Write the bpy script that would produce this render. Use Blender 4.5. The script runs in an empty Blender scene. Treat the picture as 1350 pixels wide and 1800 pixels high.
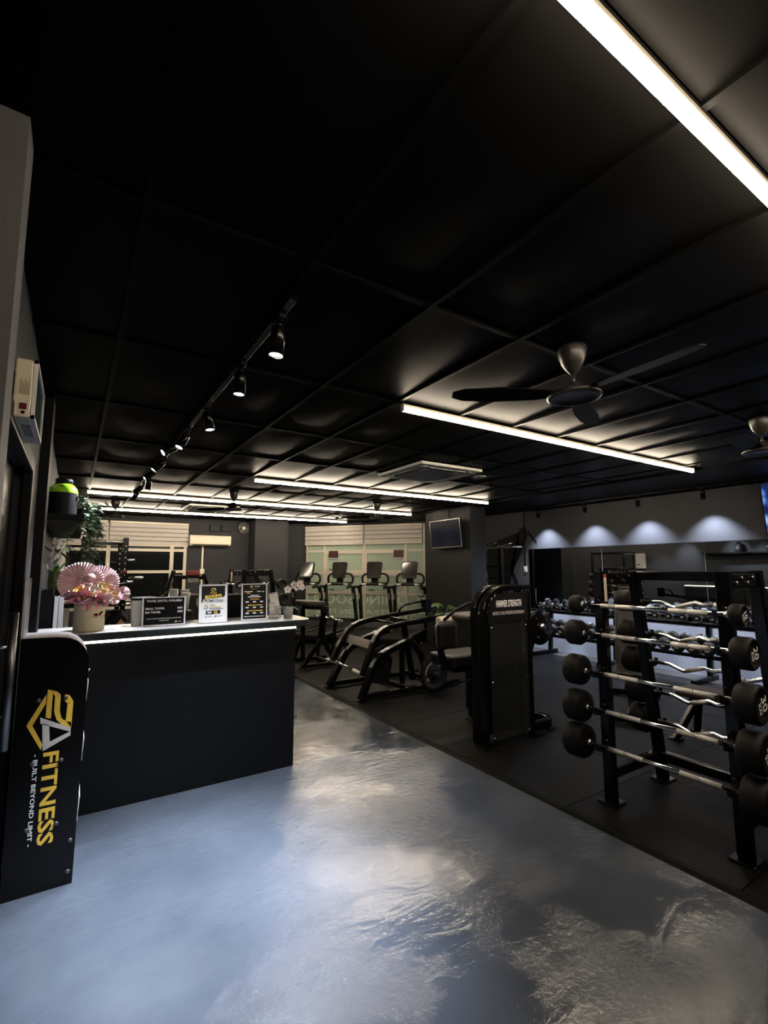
import bpy, bmesh, math, random
from mathutils import Matrix, Vector
random.seed(7)
PI = math.pi
SC = bpy.context.scene
COL = SC.collection

# ---------------------------------------------------------------- camera, world, exposure
cam_d = bpy.data.cameras.new('camera')
cam = bpy.data.objects.new('camera', cam_d)
COL.objects.link(cam)
cam_d.sensor_fit = 'VERTICAL'
cam_d.sensor_height = 24.0
cam_d.lens = 841.0 / 1800.0 * 24.0
cam_d.clip_start = 0.05
cam.matrix_world = Matrix(((0.8408, -0.0602, -0.5380, 0.0),
                           (-0.5413, -0.0985, -0.8350, 0.0),
                           (-0.0028, 0.9933, -0.1155, 1.6),
                           (0, 0, 0, 1)))
SC.camera = cam
world = bpy.data.worlds.new('night_sky')
world.use_nodes = True
world.node_tree.nodes['Background'].inputs[0].default_value = (0.004, 0.005, 0.007, 1)
world.node_tree.nodes['Background'].inputs[1].default_value = 0.6
SC.world = world
SC.view_settings.view_transform = 'Standard'
SC.view_settings.look = 'None'
SC.view_settings.gamma = 1.0
SC.view_settings.use_curve_mapping = False
SC.view_settings.exposure = 0.0
SC.cycles.max_bounces = 6; SC.cycles.diffuse_bounces = 3; SC.cycles.glossy_bounces = 4
SC.cycles.transmission_bounces = 3; SC.cycles.transparent_max_bounces = 8
SC.cycles.sample_clamp_indirect = 4.0; SC.cycles.caustics_reflective = False; SC.cycles.caustics_refractive = False
LED_STRENGTH = 95.0        # linear ceiling tubes
LED_COL = (1.0, 0.84, 0.64)
SPOT_W = 265.0              # track spots over the entrance
SPOT_COL = (0.80, 0.89, 1.0)
WALL_SPOT_W = 170.0          # track spots over the mirror wall
WALL_SPOT_COL = (0.74, 0.82, 1.0)

# ---------------------------------------------------------------- materials
MATS = {}
def mat(name, col, rough=0.5, metal=0.0, spec=0.5, vary=0.0, vscale=8.0, bump=0.0, bscale=60.0,
        emit=None, estr=0.0, alpha=1.0, trans=0.0, col2=None, coat=0.0):
    if name in MATS: return MATS[name]
    m = bpy.data.materials.new(name); m.use_nodes = True
    nt = m.node_tree; b = nt.nodes['Principled BSDF']
    b.inputs['Base Color'].default_value = (*col, 1)
    b.inputs['Roughness'].default_value = rough
    b.inputs['Metallic'].default_value = metal
    b.inputs['Specular IOR Level'].default_value = spec
    b.inputs['Coat Weight'].default_value = coat
    if trans: b.inputs['Transmission Weight'].default_value = trans
    if alpha < 1: b.inputs['Alpha'].default_value = alpha
    if emit:
        b.inputs['Emission Color'].default_value = (*emit, 1)
        b.inputs['Emission Strength'].default_value = estr
    tc = nt.nodes.new('ShaderNodeTexCoord')
    if vary > 0:
        n = nt.nodes.new('ShaderNodeTexNoise'); n.inputs['Scale'].default_value = vscale
        n.inputs['Detail'].default_value = 5
        r = nt.nodes.new('ShaderNodeMix'); r.data_type = 'RGBA'
        c2 = col2 or tuple(max(0, c * (1 - vary)) for c in col)
        c1 = col if col2 else tuple(min(1, c * (1 + vary)) for c in col)
        r.inputs[6].default_value = (*c1, 1); r.inputs[7].default_value = (*c2, 1)
        nt.links.new(tc.outputs['Object'], n.inputs['Vector'])
        nt.links.new(n.outputs['Fac'], r.inputs[0])
        nt.links.new(r.outputs[2], b.inputs['Base Color'])
    if bump > 0:
        n2 = nt.nodes.new('ShaderNodeTexNoise'); n2.inputs['Scale'].default_value = bscale
        n2.inputs['Detail'].default_value = 4
        bp = nt.nodes.new('ShaderNodeBump'); bp.inputs['Strength'].default_value = bump
        bp.inputs['Distance'].default_value = 0.01
        nt.links.new(tc.outputs['Object'], n2.inputs['Vector'])
        nt.links.new(n2.outputs['Fac'], bp.inputs['Height'])
        nt.links.new(bp.outputs['Normal'], b.inputs['Normal'])
    MATS[name] = m
    return m

def floor_mat():
    m = bpy.data.materials.new('blue_epoxy'); m.use_nodes = True
    nt = m.node_tree; b = nt.nodes['Principled BSDF']; L = nt.links.new
    tc = nt.nodes.new('ShaderNodeTexCoord')
    n = nt.nodes.new('ShaderNodeTexNoise'); n.inputs['Scale'].default_value = 1.3; n.inputs['Detail'].default_value = 7
    L(tc.outputs['Object'], n.inputs['Vector'])
    cr = nt.nodes.new('ShaderNodeValToRGB')
    cr.color_ramp.elements[0].position = 0.35; cr.color_ramp.elements[0].color = (0.044, 0.053, 0.070, 1)
    cr.color_ramp.elements[1].position = 0.7; cr.color_ramp.elements[1].color = (0.073, 0.085, 0.108, 1)
    L(n.outputs['Fac'], cr.inputs[0]); L(cr.outputs[0], b.inputs['Base Color'])
    # trowel waves + grain in the resin
    mp = nt.nodes.new('ShaderNodeMapping'); mp.inputs['Rotation'].default_value = (0, 0, 0.5); mp.inputs['Scale'].default_value = (1.0, 2.6, 1)
    L(tc.outputs['Object'], mp.inputs['Vector'])
    w = nt.nodes.new('ShaderNodeTexNoise'); w.inputs['Scale'].default_value = 2.6; w.inputs['Detail'].default_value = 5; w.inputs['Distortion'].default_value = 0.8
    L(mp.outputs[0], w.inputs['Vector'])
    g = nt.nodes.new('ShaderNodeTexNoise'); g.inputs['Scale'].default_value = 26; g.inputs['Detail'].default_value = 6; g.inputs['Roughness'].default_value = 0.65
    L(tc.outputs['Object'], g.inputs['Vector'])
    b1 = nt.nodes.new('ShaderNodeBump'); b1.inputs['Strength'].default_value = 0.10; b1.inputs['Distance'].default_value = 0.06
    b2 = nt.nodes.new('ShaderNodeBump'); b2.inputs['Strength'].default_value = 0.5; b2.inputs['Distance'].default_value = 0.012
    L(w.outputs['Fac'], b1.inputs['Height']); L(g.outputs['Fac'], b2.inputs['Height'])
    pm = nt.nodes.new('ShaderNodeTexNoise'); pm.inputs['Scale'].default_value = 1.7; pm.inputs['Detail'].default_value = 3
    L(tc.outputs['Object'], pm.inputs['Vector'])
    pr = nt.nodes.new('ShaderNodeMapRange'); pr.inputs[1].default_value = 0.42; pr.inputs[2].default_value = 0.60; pr.inputs[3].default_value = 0.11; pr.inputs[4].default_value = 0.52
    L(pm.outputs['Fac'], pr.inputs[0]); L(pr.outputs[0], b2.inputs['Strength'])
    L(b1.outputs['Normal'], b2.inputs['Normal']); L(b2.outputs['Normal'], b.inputs['Normal'])
    # patchy gloss
    p = nt.nodes.new('ShaderNodeTexNoise'); p.inputs['Scale'].default_value = 0.9; p.inputs['Detail'].default_value = 8; p.inputs['Roughness'].default_value = 0.7
    L(tc.outputs['Object'], p.inputs['Vector'])
    mr = nt.nodes.new('ShaderNodeMapRange'); mr.inputs[1].default_value = 0.38; mr.inputs[2].default_value = 0.66
    mr.inputs[3].default_value = 0.05; mr.inputs[4].default_value = 0.14
    L(p.outputs['Fac'], mr.inputs[0]); L(mr.outputs[0], b.inputs['Roughness'])
    b.inputs['Specular IOR Level'].default_value = 0.8
    return m

M_FLOOR = floor_mat()
M_RUBBER = mat('rubber_flooring', (0.0034, 0.0029, 0.0026), 0.5, spec=0.09, vary=0.25, vscale=30, bump=0.25, bscale=180)
M_RUBEDGE = mat('rubber_edge', (0.002, 0.002, 0.002), 0.7, spec=0.1, bump=0.1)
M_CEIL = mat('black_ceiling_paint', (0.0022, 0.0021, 0.0020), 0.47, spec=0.018, vary=0.15, vscale=5, bump=0.04, bscale=60)
M_CEILBAR = mat('black_grid_metal', (0.0022, 0.0021, 0.0020), 0.47, spec=0.018, vary=0.1)
M_WALL = mat('dark_grey_wall_paint', (0.034, 0.0345, 0.038), 0.7, spec=0.15, vary=0.1, vscale=4, bump=0.12, bscale=140)
M_WALLD = mat('charcoal_wall_paint', (0.010, 0.010, 0.0105), 0.6, spec=0.15, vary=0.1, vscale=4, bump=0.1, bscale=140)
M_WALLB = mat('grey_wall_paint_cool_lit', (0.070, 0.072, 0.080), 0.7, spec=0.15, vary=0.1, vscale=4, bump=0.12, bscale=140)  # same dark grey paint, with the cool spotlight tint put into the colour
M_MURAL = mat('mural_black_paint', (0.008, 0.0085, 0.010), 0.6, spec=0.15, vary=0.1)
M_BLACK = mat('black_powder_coat', (0.0026, 0.0026, 0.0028), 0.20, spec=0.26, vary=0.2, vscale=25, bump=0.03, bscale=300)
M_BLACKM = mat('matt_black_plastic', (0.0035, 0.0035, 0.0038), 0.5, spec=0.15, vary=0.15, vscale=20)
M_CHROME = mat('chrome', (0.80, 0.80, 0.80), 0.16, 1.0, vary=0.08, vscale=12)
M_STEEL = mat('knurled_steel', (0.62, 0.60, 0.57), 0.38, 1.0, vary=0.15, vscale=200, bump=0.5, bscale=900)
M_HEAD = mat('urethane_rubber', (0.0060, 0.0055, 0.0052), 0.55, spec=0.18, vary=0.2, vscale=18, bump=0.08, bscale=200)
M_VINYL = mat('black_vinyl', (0.0075, 0.0058, 0.0052), 0.36, spec=0.3, vary=0.2, vscale=15, bump=0.12, bscale=160)
M_TAN = mat('brown_vinyl', (0.028, 0.020, 0.016), 0.42, spec=0.25, vary=0.15, vscale=15, bump=0.12, bscale=160)
M_WHITE = mat('white_plastic', (0.72, 0.70, 0.68), 0.4, vary=0.05)
M_CREAM = mat('cream_plastic', (0.70, 0.62, 0.48), 0.4, vary=0.05)
M_ALU = mat('aluminium_frame', (0.56, 0.51, 0.42), 0.45, 0.1, vary=0.08, vscale=6)
M_GLASSN = mat('night_glass', (0.006, 0.007, 0.008), 0.06, spec=0.6, vary=0.2, vscale=1.0)
M_FROST = mat('frosted_green_film', (0.33, 0.41, 0.31), 0.35, spec=0.3, vary=0.18, vscale=1.4, bump=0.05, bscale=40)
M_LETTER = mat('pale_window_lettering', (0.60, 0.66, 0.54), 0.4, vary=0.08)
M_BLIND = mat('grey_blind_fabric', (0.50, 0.46, 0.42), 0.8, vary=0.1, vscale=9, bump=0.1, bscale=300)
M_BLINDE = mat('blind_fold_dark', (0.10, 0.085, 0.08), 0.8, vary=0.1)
M_MIRROR = mat('mirror_silver', (0.74, 0.77, 0.78), 0.015, 1.0, vary=0.02, vscale=2)
M_ACR = mat('clear_acrylic', (0.75, 0.76, 0.78), 0.12, alpha=0.42, vary=0.04)
M_SMOKE = mat('smoked_acrylic', (0.020, 0.022, 0.021), 0.2, spec=0.35, alpha=0.6, vary=0.15, vscale=5)
M_WTEXT = mat('white_print', (0.82, 0.82, 0.82), 0.5, vary=0.03)
M_GOLD = mat('gold_print', (0.72, 0.46, 0.06), 0.4, vary=0.25, vscale=14)
M_SILV = mat('silver_print', (0.52, 0.49, 0.47), 0.4, vary=0.25, vscale=14)
M_BPRINT = mat('black_print', (0.004, 0.004, 0.0045), 0.35, spec=0.12, vary=0.1)
M_LED = mat('led_diffuser', (0.9, 0.85, 0.75), 0.5, emit=LED_COL, estr=LED_STRENGTH)
M_LENS = mat('spot_lens', (0.9, 0.95, 1.0), 0.3, emit=(0.86, 0.93, 1.0), estr=7.0)
M_STRIP = mat('counter_led_strip', (0.9, 0.9, 0.8), 0.5, emit=(1.0, 0.95, 0.68), estr=6.0)

# ---------------------------------------------------------------- mesh builder
class MB:
    def __init__(s): s.v = []; s.f = []; s.sm = []
    def add(s, vs, fs, smooth=False):
        o = len(s.v); s.v += [tuple(v) for v in vs]
        s.f += [tuple(i + o for i in f) for f in fs]; s.sm += [smooth] * len(fs); return s
    def box(s, x0, x1, y0, y1, z0, z1):
        vs = [(x, y, z) for z in (z0, z1) for y in (y0, y1) for x in (x0, x1)]
        return s.add(vs, [(0, 2, 3, 1), (4, 5, 7, 6), (0, 1, 5, 4), (2, 6, 7, 3), (0, 4, 6, 2), (1, 3, 7, 5)])
    def cbox(s, c, sz, rot=None):
        hx, hy, hz = sz[0] / 2, sz[1] / 2, sz[2] / 2
        c = Vector(c); vs = []
        for z in (-hz, hz):
            for y in (-hy, hy):
                for x in (-hx, hx):
                    p = Vector((x, y, z))
                    if rot is not None: p = rot @ p
                    vs.append(p + c)
        return s.add(vs, [(0, 2, 3, 1), (4, 5, 7, 6), (0, 1, 5, 4), (2, 6, 7, 3), (0, 4, 6, 2), (1, 3, 7, 5)])
    def ring_sweep(s, pts, sect, smooth, cap=True, up=None, closed=False):
        pts = [Vector(p) for p in pts]; n = len(pts); k = len(sect); vs = []
        if up is None:
            up = Vector((0, 0, 1))
            d = (pts[-1] - pts[0])
            if d.length < 1e-6: d = pts[1] - pts[0]
            if abs(d.normalized().z) > 0.95: up = Vector((0, 1, 0))
        up = Vector(up)
        for i, p in enumerate(pts):
            if closed: t = pts[(i + 1) % n] - pts[i - 1]
            elif i == 0: t = pts[1] - pts[0]
            elif i == n - 1: t = pts[-1] - pts[-2]
            else: t = (pts[i + 1] - p).normalized() + (p - pts[i - 1]).normalized()
            t.normalize()
            side = t.cross(up)
            if side.length < 1e-4: side = t.cross(Vector((1, 0.01, 0)))
            side.normalize(); u2 = side.cross(t).normalized()
            f = 1.0
            if 0 < i < n - 1 and not closed:
                c = max(0.5, (pts[i + 1] - p).normalized().dot(t)); f = 1 / c
            for (a, b) in sect: vs.append(p + side * a * (f if not smooth else 1) + u2 * b * (f if not smooth else 1))
        fs = []
        m = n if closed else n - 1
        for i in range(m):
            j = (i + 1) % n
            for q in range(k):
                fs.append((i * k + q, i * k + (q + 1) % k, j * k + (q + 1) % k, j * k + q))
        s.add(vs, fs, smooth)
        if cap and not closed:
            o = len(s.v) - len(vs)
            s.f.append(tuple(o + q for q in reversed(range(k)))); s.sm.append(False)
            s.f.append(tuple(o + (n - 1) * k + q for q in range(k))); s.sm.append(False)
        return s
    def tube(s, pts, r, n=10, closed=False):
        return s.ring_sweep(pts, [(r * math.cos(2 * PI * i / n), r * math.sin(2 * PI * i / n)) for i in range(n)], True, closed=closed)
    def beam(s, pts, w, h, up=None, closed=False):
        c = min(w, h) * 0.14
        x, y = w / 2, h / 2
        return s.ring_sweep(pts, [(-x + c, -y), (x - c, -y), (x, -y + c), (x, y - c), (x - c, y), (-x + c, y), (-x, y - c), (-x, -y + c)], False, up=up, closed=closed)
    def cyl(s, p, q, r, n=16, r2=None):
        p, q = Vector(p), Vector(q); r2 = r if r2 is None else r2
        t = (q - p).normalized(); a = t.cross(Vector((0, 0, 1)))
        if a.length < 1e-3: a = Vector((1, 0, 0))
        a.normalize(); b = t.cross(a)
        vs = []
        for c, rr in ((p, r), (q, r2)):
            vs += [c + (a * math.cos(2 * PI * i / n) + b * math.sin(2 * PI * i / n)) * rr for i in range(n)]
        s.add(vs, [(i, (i + 1) % n, n + (i + 1) % n, n + i) for i in range(n)], True)
        o = len(s.v) - 2 * n
        s.f.append(tuple(o + i for i in reversed(range(n)))); s.sm.append(False)
        s.f.append(tuple(o + n + i for i in range(n))); s.sm.append(False)
        return s
    def lathe(s, prof, o=(0, 0, 0), axis=(0, 0, 1), n=20, smooth=True, cap=True):
        o = Vector(o); t = Vector(axis).normalized(); a = t.cross(Vector((0, 0, 1)))
        if a.length < 1e-3: a = Vector((1, 0, 0))
        a.normalize(); b = t.cross(a); vs = []
        for r, h in prof:
            vs += [o + t * h + (a * math.cos(2 * PI * i / n) + b * math.sin(2 * PI * i / n)) * r for i in range(n)]
        m = len(prof); fs = [(k * n + i, k * n + (i + 1) % n, (k + 1) * n + (i + 1) % n, (k + 1) * n + i) for k in range(m - 1) for i in range(n)]
        s.add(vs, fs, smooth)
        if cap:
            o2 = len(s.v) - len(vs)
            if prof[0][0] > 1e-4: s.f.append(tuple(o2 + i for i in reversed(range(n)))); s.sm.append(False)
            if prof[-1][0] > 1e-4: s.f.append(tuple(o2 + (m - 1) * n + i for i in range(n))); s.sm.append(False)
        return s
    def prism(s, poly, fn, h0, h1):
        """poly 2-d outline, fn(a, b, h) -> xyz"""
        n = len(poly)
        vs = [fn(a, b, h0) for a, b in poly] + [fn(a, b, h1) for a, b in poly]
        fs = [(i, (i + 1) % n, n + (i + 1) % n, n + i) for i in range(n)] + [tuple(reversed(range(n))), tuple(range(n, 2 * n))]
        return s.add(vs, fs)
    def poly(s, pts): return s.add(pts, [tuple(range(len(pts)))])
    def sphere(s, c, r, n=12, m=8, sc=(1, 1, 1)):
        vs = []; c = Vector(c)
        for j in range(m + 1):
            th = PI * j / m
            for i in range(n):
                ph = 2 * PI * i / n
                vs.append(c + Vector((r * sc[0] * math.sin(th) * math.cos(ph), r * sc[1] * math.sin(th) * math.sin(ph), r * sc[2] * math.cos(th))))
        return s.add(vs, [(j * n + i, (j + 1) * n + i, (j + 1) * n + (i + 1) % n, j * n + (i + 1) % n) for j in range(m) for i in range(n)], True)
    def mesh(s, name):
        me = bpy.data.meshes.new(name)
        me.from_pydata(s.v, [], s.f); me.update()
        me.polygons.foreach_set('use_smooth', s.sm)
        bm = bmesh.new(); bm.from_mesh(me); bmesh.ops.recalc_face_normals(bm, faces=bm.faces); bm.to_mesh(me); bm.free()
        return me

def bev(o, w, seg=2):
    m = o.modifiers.new('bevel', 'BEVEL'); m.width = w; m.segments = seg; m.limit_method = 'ANGLE'; m.angle_limit = math.radians(50)
    return o
def put(o, parent):
    if parent is not None:
        o.parent = parent
        o.matrix_parent_inverse = wmat(parent).inverted()
def wmat(o):
    m = o.matrix_basis.copy()
    if o.parent is not None: m = wmat(o.parent) @ o.matrix_parent_inverse @ m
    return m
def obj(name, mb, m, parent=None, bevel=0.0, seg=2):
    """mb: MB or mesh in world coordinates (or in the local ones of a thing still standing at the origin)"""
    me = mb.mesh(name) if isinstance(mb, MB) else mb
    if m is not None and not me.materials: me.materials.append(m)
    o = bpy.data.objects.new(name, me); COL.objects.link(o)
    put(o, parent)
    if bevel: bev(o, bevel, seg)
    return o
def tag(o, label, cat=None, group=None, kind=None):
    o['label'] = label
    if cat: o['category'] = cat
    if group: o['group'] = group
    if kind: o['kind'] = kind
    return o
def thing(name, label, cat, loc=(0, 0, 0), group=None):
    o = bpy.data.objects.new(name, None); COL.objects.link(o)
    o.location = loc; o.empty_display_size = 0.1
    return tag(o, label, cat, group)
def struct(name, mb, m, label=None, parent=None, bevel=0.0):
    o = obj(name, mb, m, parent, bevel)
    if parent is None:
        o['kind'] = 'structure'
        if label: o['label'] = label
    return o
def sempty(name, label, loc=(0, 0, 0)):
    o = bpy.data.objects.new(name, None); COL.objects.link(o); o.location = loc
    o['kind'] = 'structure'; o['label'] = label
    return o
def dup(root, loc, rotz=None, label=None, group=None, scale=None):
    def cp(o, parent):
        c = o.copy(); COL.objects.link(c)
        if parent is not None: c.parent = parent; c.matrix_parent_inverse = o.matrix_parent_inverse.copy()
        for ch in list(o.children):
            cp(ch, c)
        return c
    r = cp(root, None); r.location = loc
    if rotz is not None: r.rotation_euler = (0, 0, rotz)
    if scale is not None: r.scale = scale
    if label: r['label'] = label
    if group: r['group'] = group
    return r
TXT = {}
def text(name, s, size, org, xd, yd, m, parent=None, bold=0.0, align='LEFT', ext=0.0004, width=None, shear=0.0):
    key = (s, round(size, 5), round(bold, 5), align, ext, shear, m.name)
    if key not in TXT:
        c = bpy.data.curves.new(name, 'FONT'); c.body = s; c.size = size; c.extrude = ext; c.offset = bold
        c.align_x = align; c.align_y = 'BOTTOM_BASELINE'; c.resolution_u = 2; c.shear = shear
        tmp = bpy.data.objects.new('tmp_text', c)
        me = bpy.data.meshes.new_from_object(tmp); bpy.data.objects.remove(tmp); bpy.data.curves.remove(c)
        me.name = name; me.materials.clear(); me.materials.append(m)
        xs = [v.co.x for v in me.vertices] or [0, 1]
        TXT[key] = (me, max(xs) - min(xs))
    me, wd = TXT[key]
    o = bpy.data.objects.new(name, me); COL.objects.link(o)
    xd, yd = Vector(xd).normalized(), Vector(yd).normalized(); zd = xd.cross(yd)
    sx = width / wd if width is not None and wd > 1e-6 else 1.0
    M = Matrix.Identity(4)
    for i in range(3):
        M[i][0], M[i][1], M[i][2], M[i][3] = xd[i] * sx, yd[i], zd[i], org[i]
    put(o, parent)
    loc, rot, scl = M.decompose()
    o.location, o.rotation_mode = loc, 'QUATERNION'; o.rotation_quaternion = rot; o.scale = scl
    return o
def arc(cx, cz, r, a0, a1, n=6):
    return [(cx + r * math.cos(math.radians(a0 + (a1 - a0) * i / n)), cz + r * math.sin(math.radians(a0 + (a1 - a0) * i / n))) for i in range(n + 1)]
def rrect(x0, x1, z0, z1, r, n=4):
    return arc(x1 - r, z0 + r, r, -90, 0, n) + arc(x1 - r, z1 - r, r, 0, 90, n) + arc(x0 + r, z1 - r, r, 90, 180, n) + arc(x0 + r, z0 + r, r, 180, 270, n)
def XZ(y0): return lambda a, b, h: (a, y0 + h, b)
def lamp(name, kind, loc, energy, col, parent, **kw):
    l = bpy.data.lights.new(name, kind); l.energy = energy; l.color = col
    for k, v in kw.items(): setattr(l, k, v)
    o = bpy.data.objects.new(name, l); COL.objects.link(o); put(o, parent); o.location = loc
    return o

# ---------------------------------------------------------------- room shell
HC = 2.8
fl = struct('floor', MB().box(-1.4, 8.1, -2.2, 13.0, -0.12, 0.0), M_FLOOR, 'blue grey resin floor with trowel marks')
tile_me = MB().box(-0.497, 0.497, -0.497, 0.497, 0.0, 0.012).mesh('rubber_tile'); tile_me.materials.append(M_RUBBER)
nt_ = 0
for i in range(5):
    for j in range(13):
        cx, cy = 3.36 + i * 1.0, -1.30 + j * 1.0
        if (cx - 7.9) * -0.781 + (cy - 8.96) * -0.624 < 0.1: continue
        o = obj('rubber_tile', tile_me, None, fl); o.location = (cx, cy, 0.0)
        if nt_ == 0: pass
        nt_ += 1
struct('trim_1', MB().prism([(2.805, 0), (2.855, 0), (2.855, 0.014), (2.835, 0.014)], lambda a, b, h: (a, h, b), -1.8, 11.3), M_RUBEDGE, 'black sloped edging strip along the rubber flooring')

ce = struct('ceiling', MB().box(-1.4, 8.1, -2.2, 13.0, HC + 0.03, HC + 0.12), M_CEIL, 'black tiled suspended ceiling')
XG = [-0.24, 0.13, 0.72, 1.31, 1.90, 2.49, 3.08, 3.67, 4.26, 4.85, 5.44, 6.03, 6.35]
YG = [-1.76, -0.63, 0.50, 1.63, 2.76, 3.89, 5.02, 6.15, 7.28, 8.41, 9.54, 10.67, 11.80, 12.25]
def tile_mesh(w, l, nm):
    mb = MB(); n = 6; vs = []; fs = []
    for j in range(n + 1):
        for i in range(n + 1):
            u, v = i / n, j / n
            vs.append(((u - .5) * w, (v - .5) * l, -0.012 * math.sin(PI * u) * math.sin(PI * v)))
    for j in range(n):
        for i in range(n): fs.append((j * (n + 1) + i, j * (n + 1) + i + 1, (j + 1) * (n + 1) + i + 1, (j + 1) * (n + 1) + i))
    mb.add(vs, fs, True)
    return mb.mesh(nm)
TM = {}
for i in range(len(XG) - 1):
    for j in range(len(YG) - 1):
        w, l = round(XG[i + 1] - XG[i], 3), round(YG[j + 1] - YG[j], 3)
        if (w, l) not in TM:
            TM[(w, l)] = tile_mesh(w - 0.012, l - 0.012, 'ceiling_tile'); TM[(w, l)].materials.append(M_CEIL)
        o = obj('ceiling_tile', TM[(w, l)], None, ce)
        o.location = ((XG[i] + XG[i + 1]) / 2, (YG[j] + YG[j + 1]) / 2, HC + 0.004 + random.uniform(-0.003, 0.003))
        o.rotation_euler = (random.uniform(-.004, .004), random.uniform(-.006, .006), 0)
for x in XG[1:-1]:
    obj('ceiling_bar', MB().box(x - 0.013, x + 0.013, YG[0], YG[-1], HC - 0.014, HC + 0.02), M_CEILBAR, ce)
for y in YG[1:-1]:
    obj('ceiling_bar', MB().box(XG[0], XG[-1], y - 0.013, y + 0.013, HC - 0.012, HC + 0.02), M_CEILBAR, ce)
obj('soffit', MB().box(6.35, 7.9, -2.0, 12.3, HC - 0.03, HC + 0.025), M_CEIL, ce)

# left side: pier facing the entrance, wall with door opening
struct('wall_entrance', MB().box(-1.3, -0.17, 1.475, 1.60, 0, HC + 0.03).box(-1.4, -1.3, -2.1, 1.6, 0, HC + 0.03), mat('grey_wall_paint_lit', (0.11, 0.112, 0.115), 0.7, spec=0.15, vary=0.08, vscale=4, bump=0.1, bscale=140), 'grey painted wall end beside the entrance door')  # base colour raised to carry the light from behind the camera
wl = MB().box(-0.40, -0.24, 1.60, 2.02, 0, HC + 0.03).box(-0.40, -0.24, 2.02, 3.20, 2.15, HC + 0.03).box(-0.40, -0.24, 3.20, 12.25, 0, HC + 0.03)
struct('wall_left', wl, M_WALL, 'charcoal wall with door behind the reception counter')
struct('trim_2', MB().box(-0.25, -0.185, 3.95, 4.22, 0, HC), M_BLACKM, 'black vertical boxed pilaster beside the wall shelf')
dr = sempty('door_1', 'black side door with long pull handle', (-0.3, 2.6, 0))
obj('door_frame', MB().box(-0.26, -0.215, 1.96, 2.04, 0, 2.20).box(-0.26, -0.215, 3.17, 3.24, 0, 2.20).box(-0.26, -0.215, 2.04, 3.17, 2.12, 2.20), M_BLACKM, dr, 0.006)
obj('door_leaf', MB().box(-0.335, -0.295, 2.04, 3.17, 0.01, 2.12), M_BLACK, dr, 0.003)
M_HANDLE = mat('brushed_dark_steel', (0.16, 0.16, 0.17), 0.35, 1.0, vary=0.1)
hd = obj('door_handle', MB().tube([(-0.215, 2.78, 0.80), (-0.215, 2.78, 1.40)], 0.017, 14), M_HANDLE, dr)
obj('handle_bracket', MB().tube([(-0.295, 2.78, 0.95), (-0.215, 2.78, 0.95)], 0.008, 8), M_CHROME, hd)
obj('handle_bracket', MB().tube([(-0.295, 2.78, 1.25), (-0.215, 2.78, 1.25)], 0.008, 8), M_CHROME, hd)

# back wall with window opening
WX0, WX1, WZ0, WZ1 = -0.24, 2.26, 0.70, 2.62
wb = MB().box(-0.4, 5.4, 12.25, 12.42, 0, WZ0).box(-0.4, 5.4, 12.25, 12.42, WZ1, HC + .03).box(WX1, 5.4, 12.25, 12.42, WZ0, WZ1)
struct('wall_back', wb, M_WALL, 'grey back wall behind the reception area')
struct('pillar', MB().box(3.74, 4.60, 11.72, 12.25, 0, HC), M_WALL, 'grey square pillar on the back wall between the two windows')
struct('wall_right', MB().box(7.9, 8.05, -2.1, 9.05, 0, HC + .03), M_WALLB, 'dark grey wall carrying the long mirror')
struct('wall_front', MB().box(-1.4, 8.05, -2.2, -2.05, 0, HC + .03), M_WALLD, 'charcoal wall behind the viewer')
pil = struct('pillar_tv', MB().box(6.35, 6.75, 6.80, 7.92, 0, HC - 0.02).box(6.42, 6.75, 7.92, 8.28, 0, HC - 0.02), M_WALLD, 'charcoal pillar carrying the television')

# slanted window wall, local frame u along wall, h inward
OX, OY, DX, DY = 7.9, 8.96, -0.624, 0.781
NX, NY = -0.781, -0.624
def SW(u, z, h): return (OX + DX * u + NX * h, OY + DY * u + NY * h, z)
def sbox(mb, u0, u1, z0, z1, h0, h1):
    vs = [SW(u, z, h) for h in (h0, h1) for z in (z0, z1) for u in (u0, u1)]
    return mb.add(vs, [(0, 2, 3, 1), (4, 5, 7, 6), (0, 1, 5, 4), (2, 6, 7, 3), (0, 4, 6, 2), (1, 3, 7, 5)])
ws = MB(); sbox(ws, -0.1, 0.80, 0, HC + .03, -0.16, 0); sbox(ws, 4.15, 4.45, 0, HC + .03, -0.16, 0)
sbox(ws, 0.80, 4.15, 0, 0.12, -0.16, 0); sbox(ws, 0.80, 4.15, 2.72, HC + .03, -0.16, 0)
struct('wall_angled', ws, M_WALL, 'grey angled wall around the treadmill window')

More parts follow.
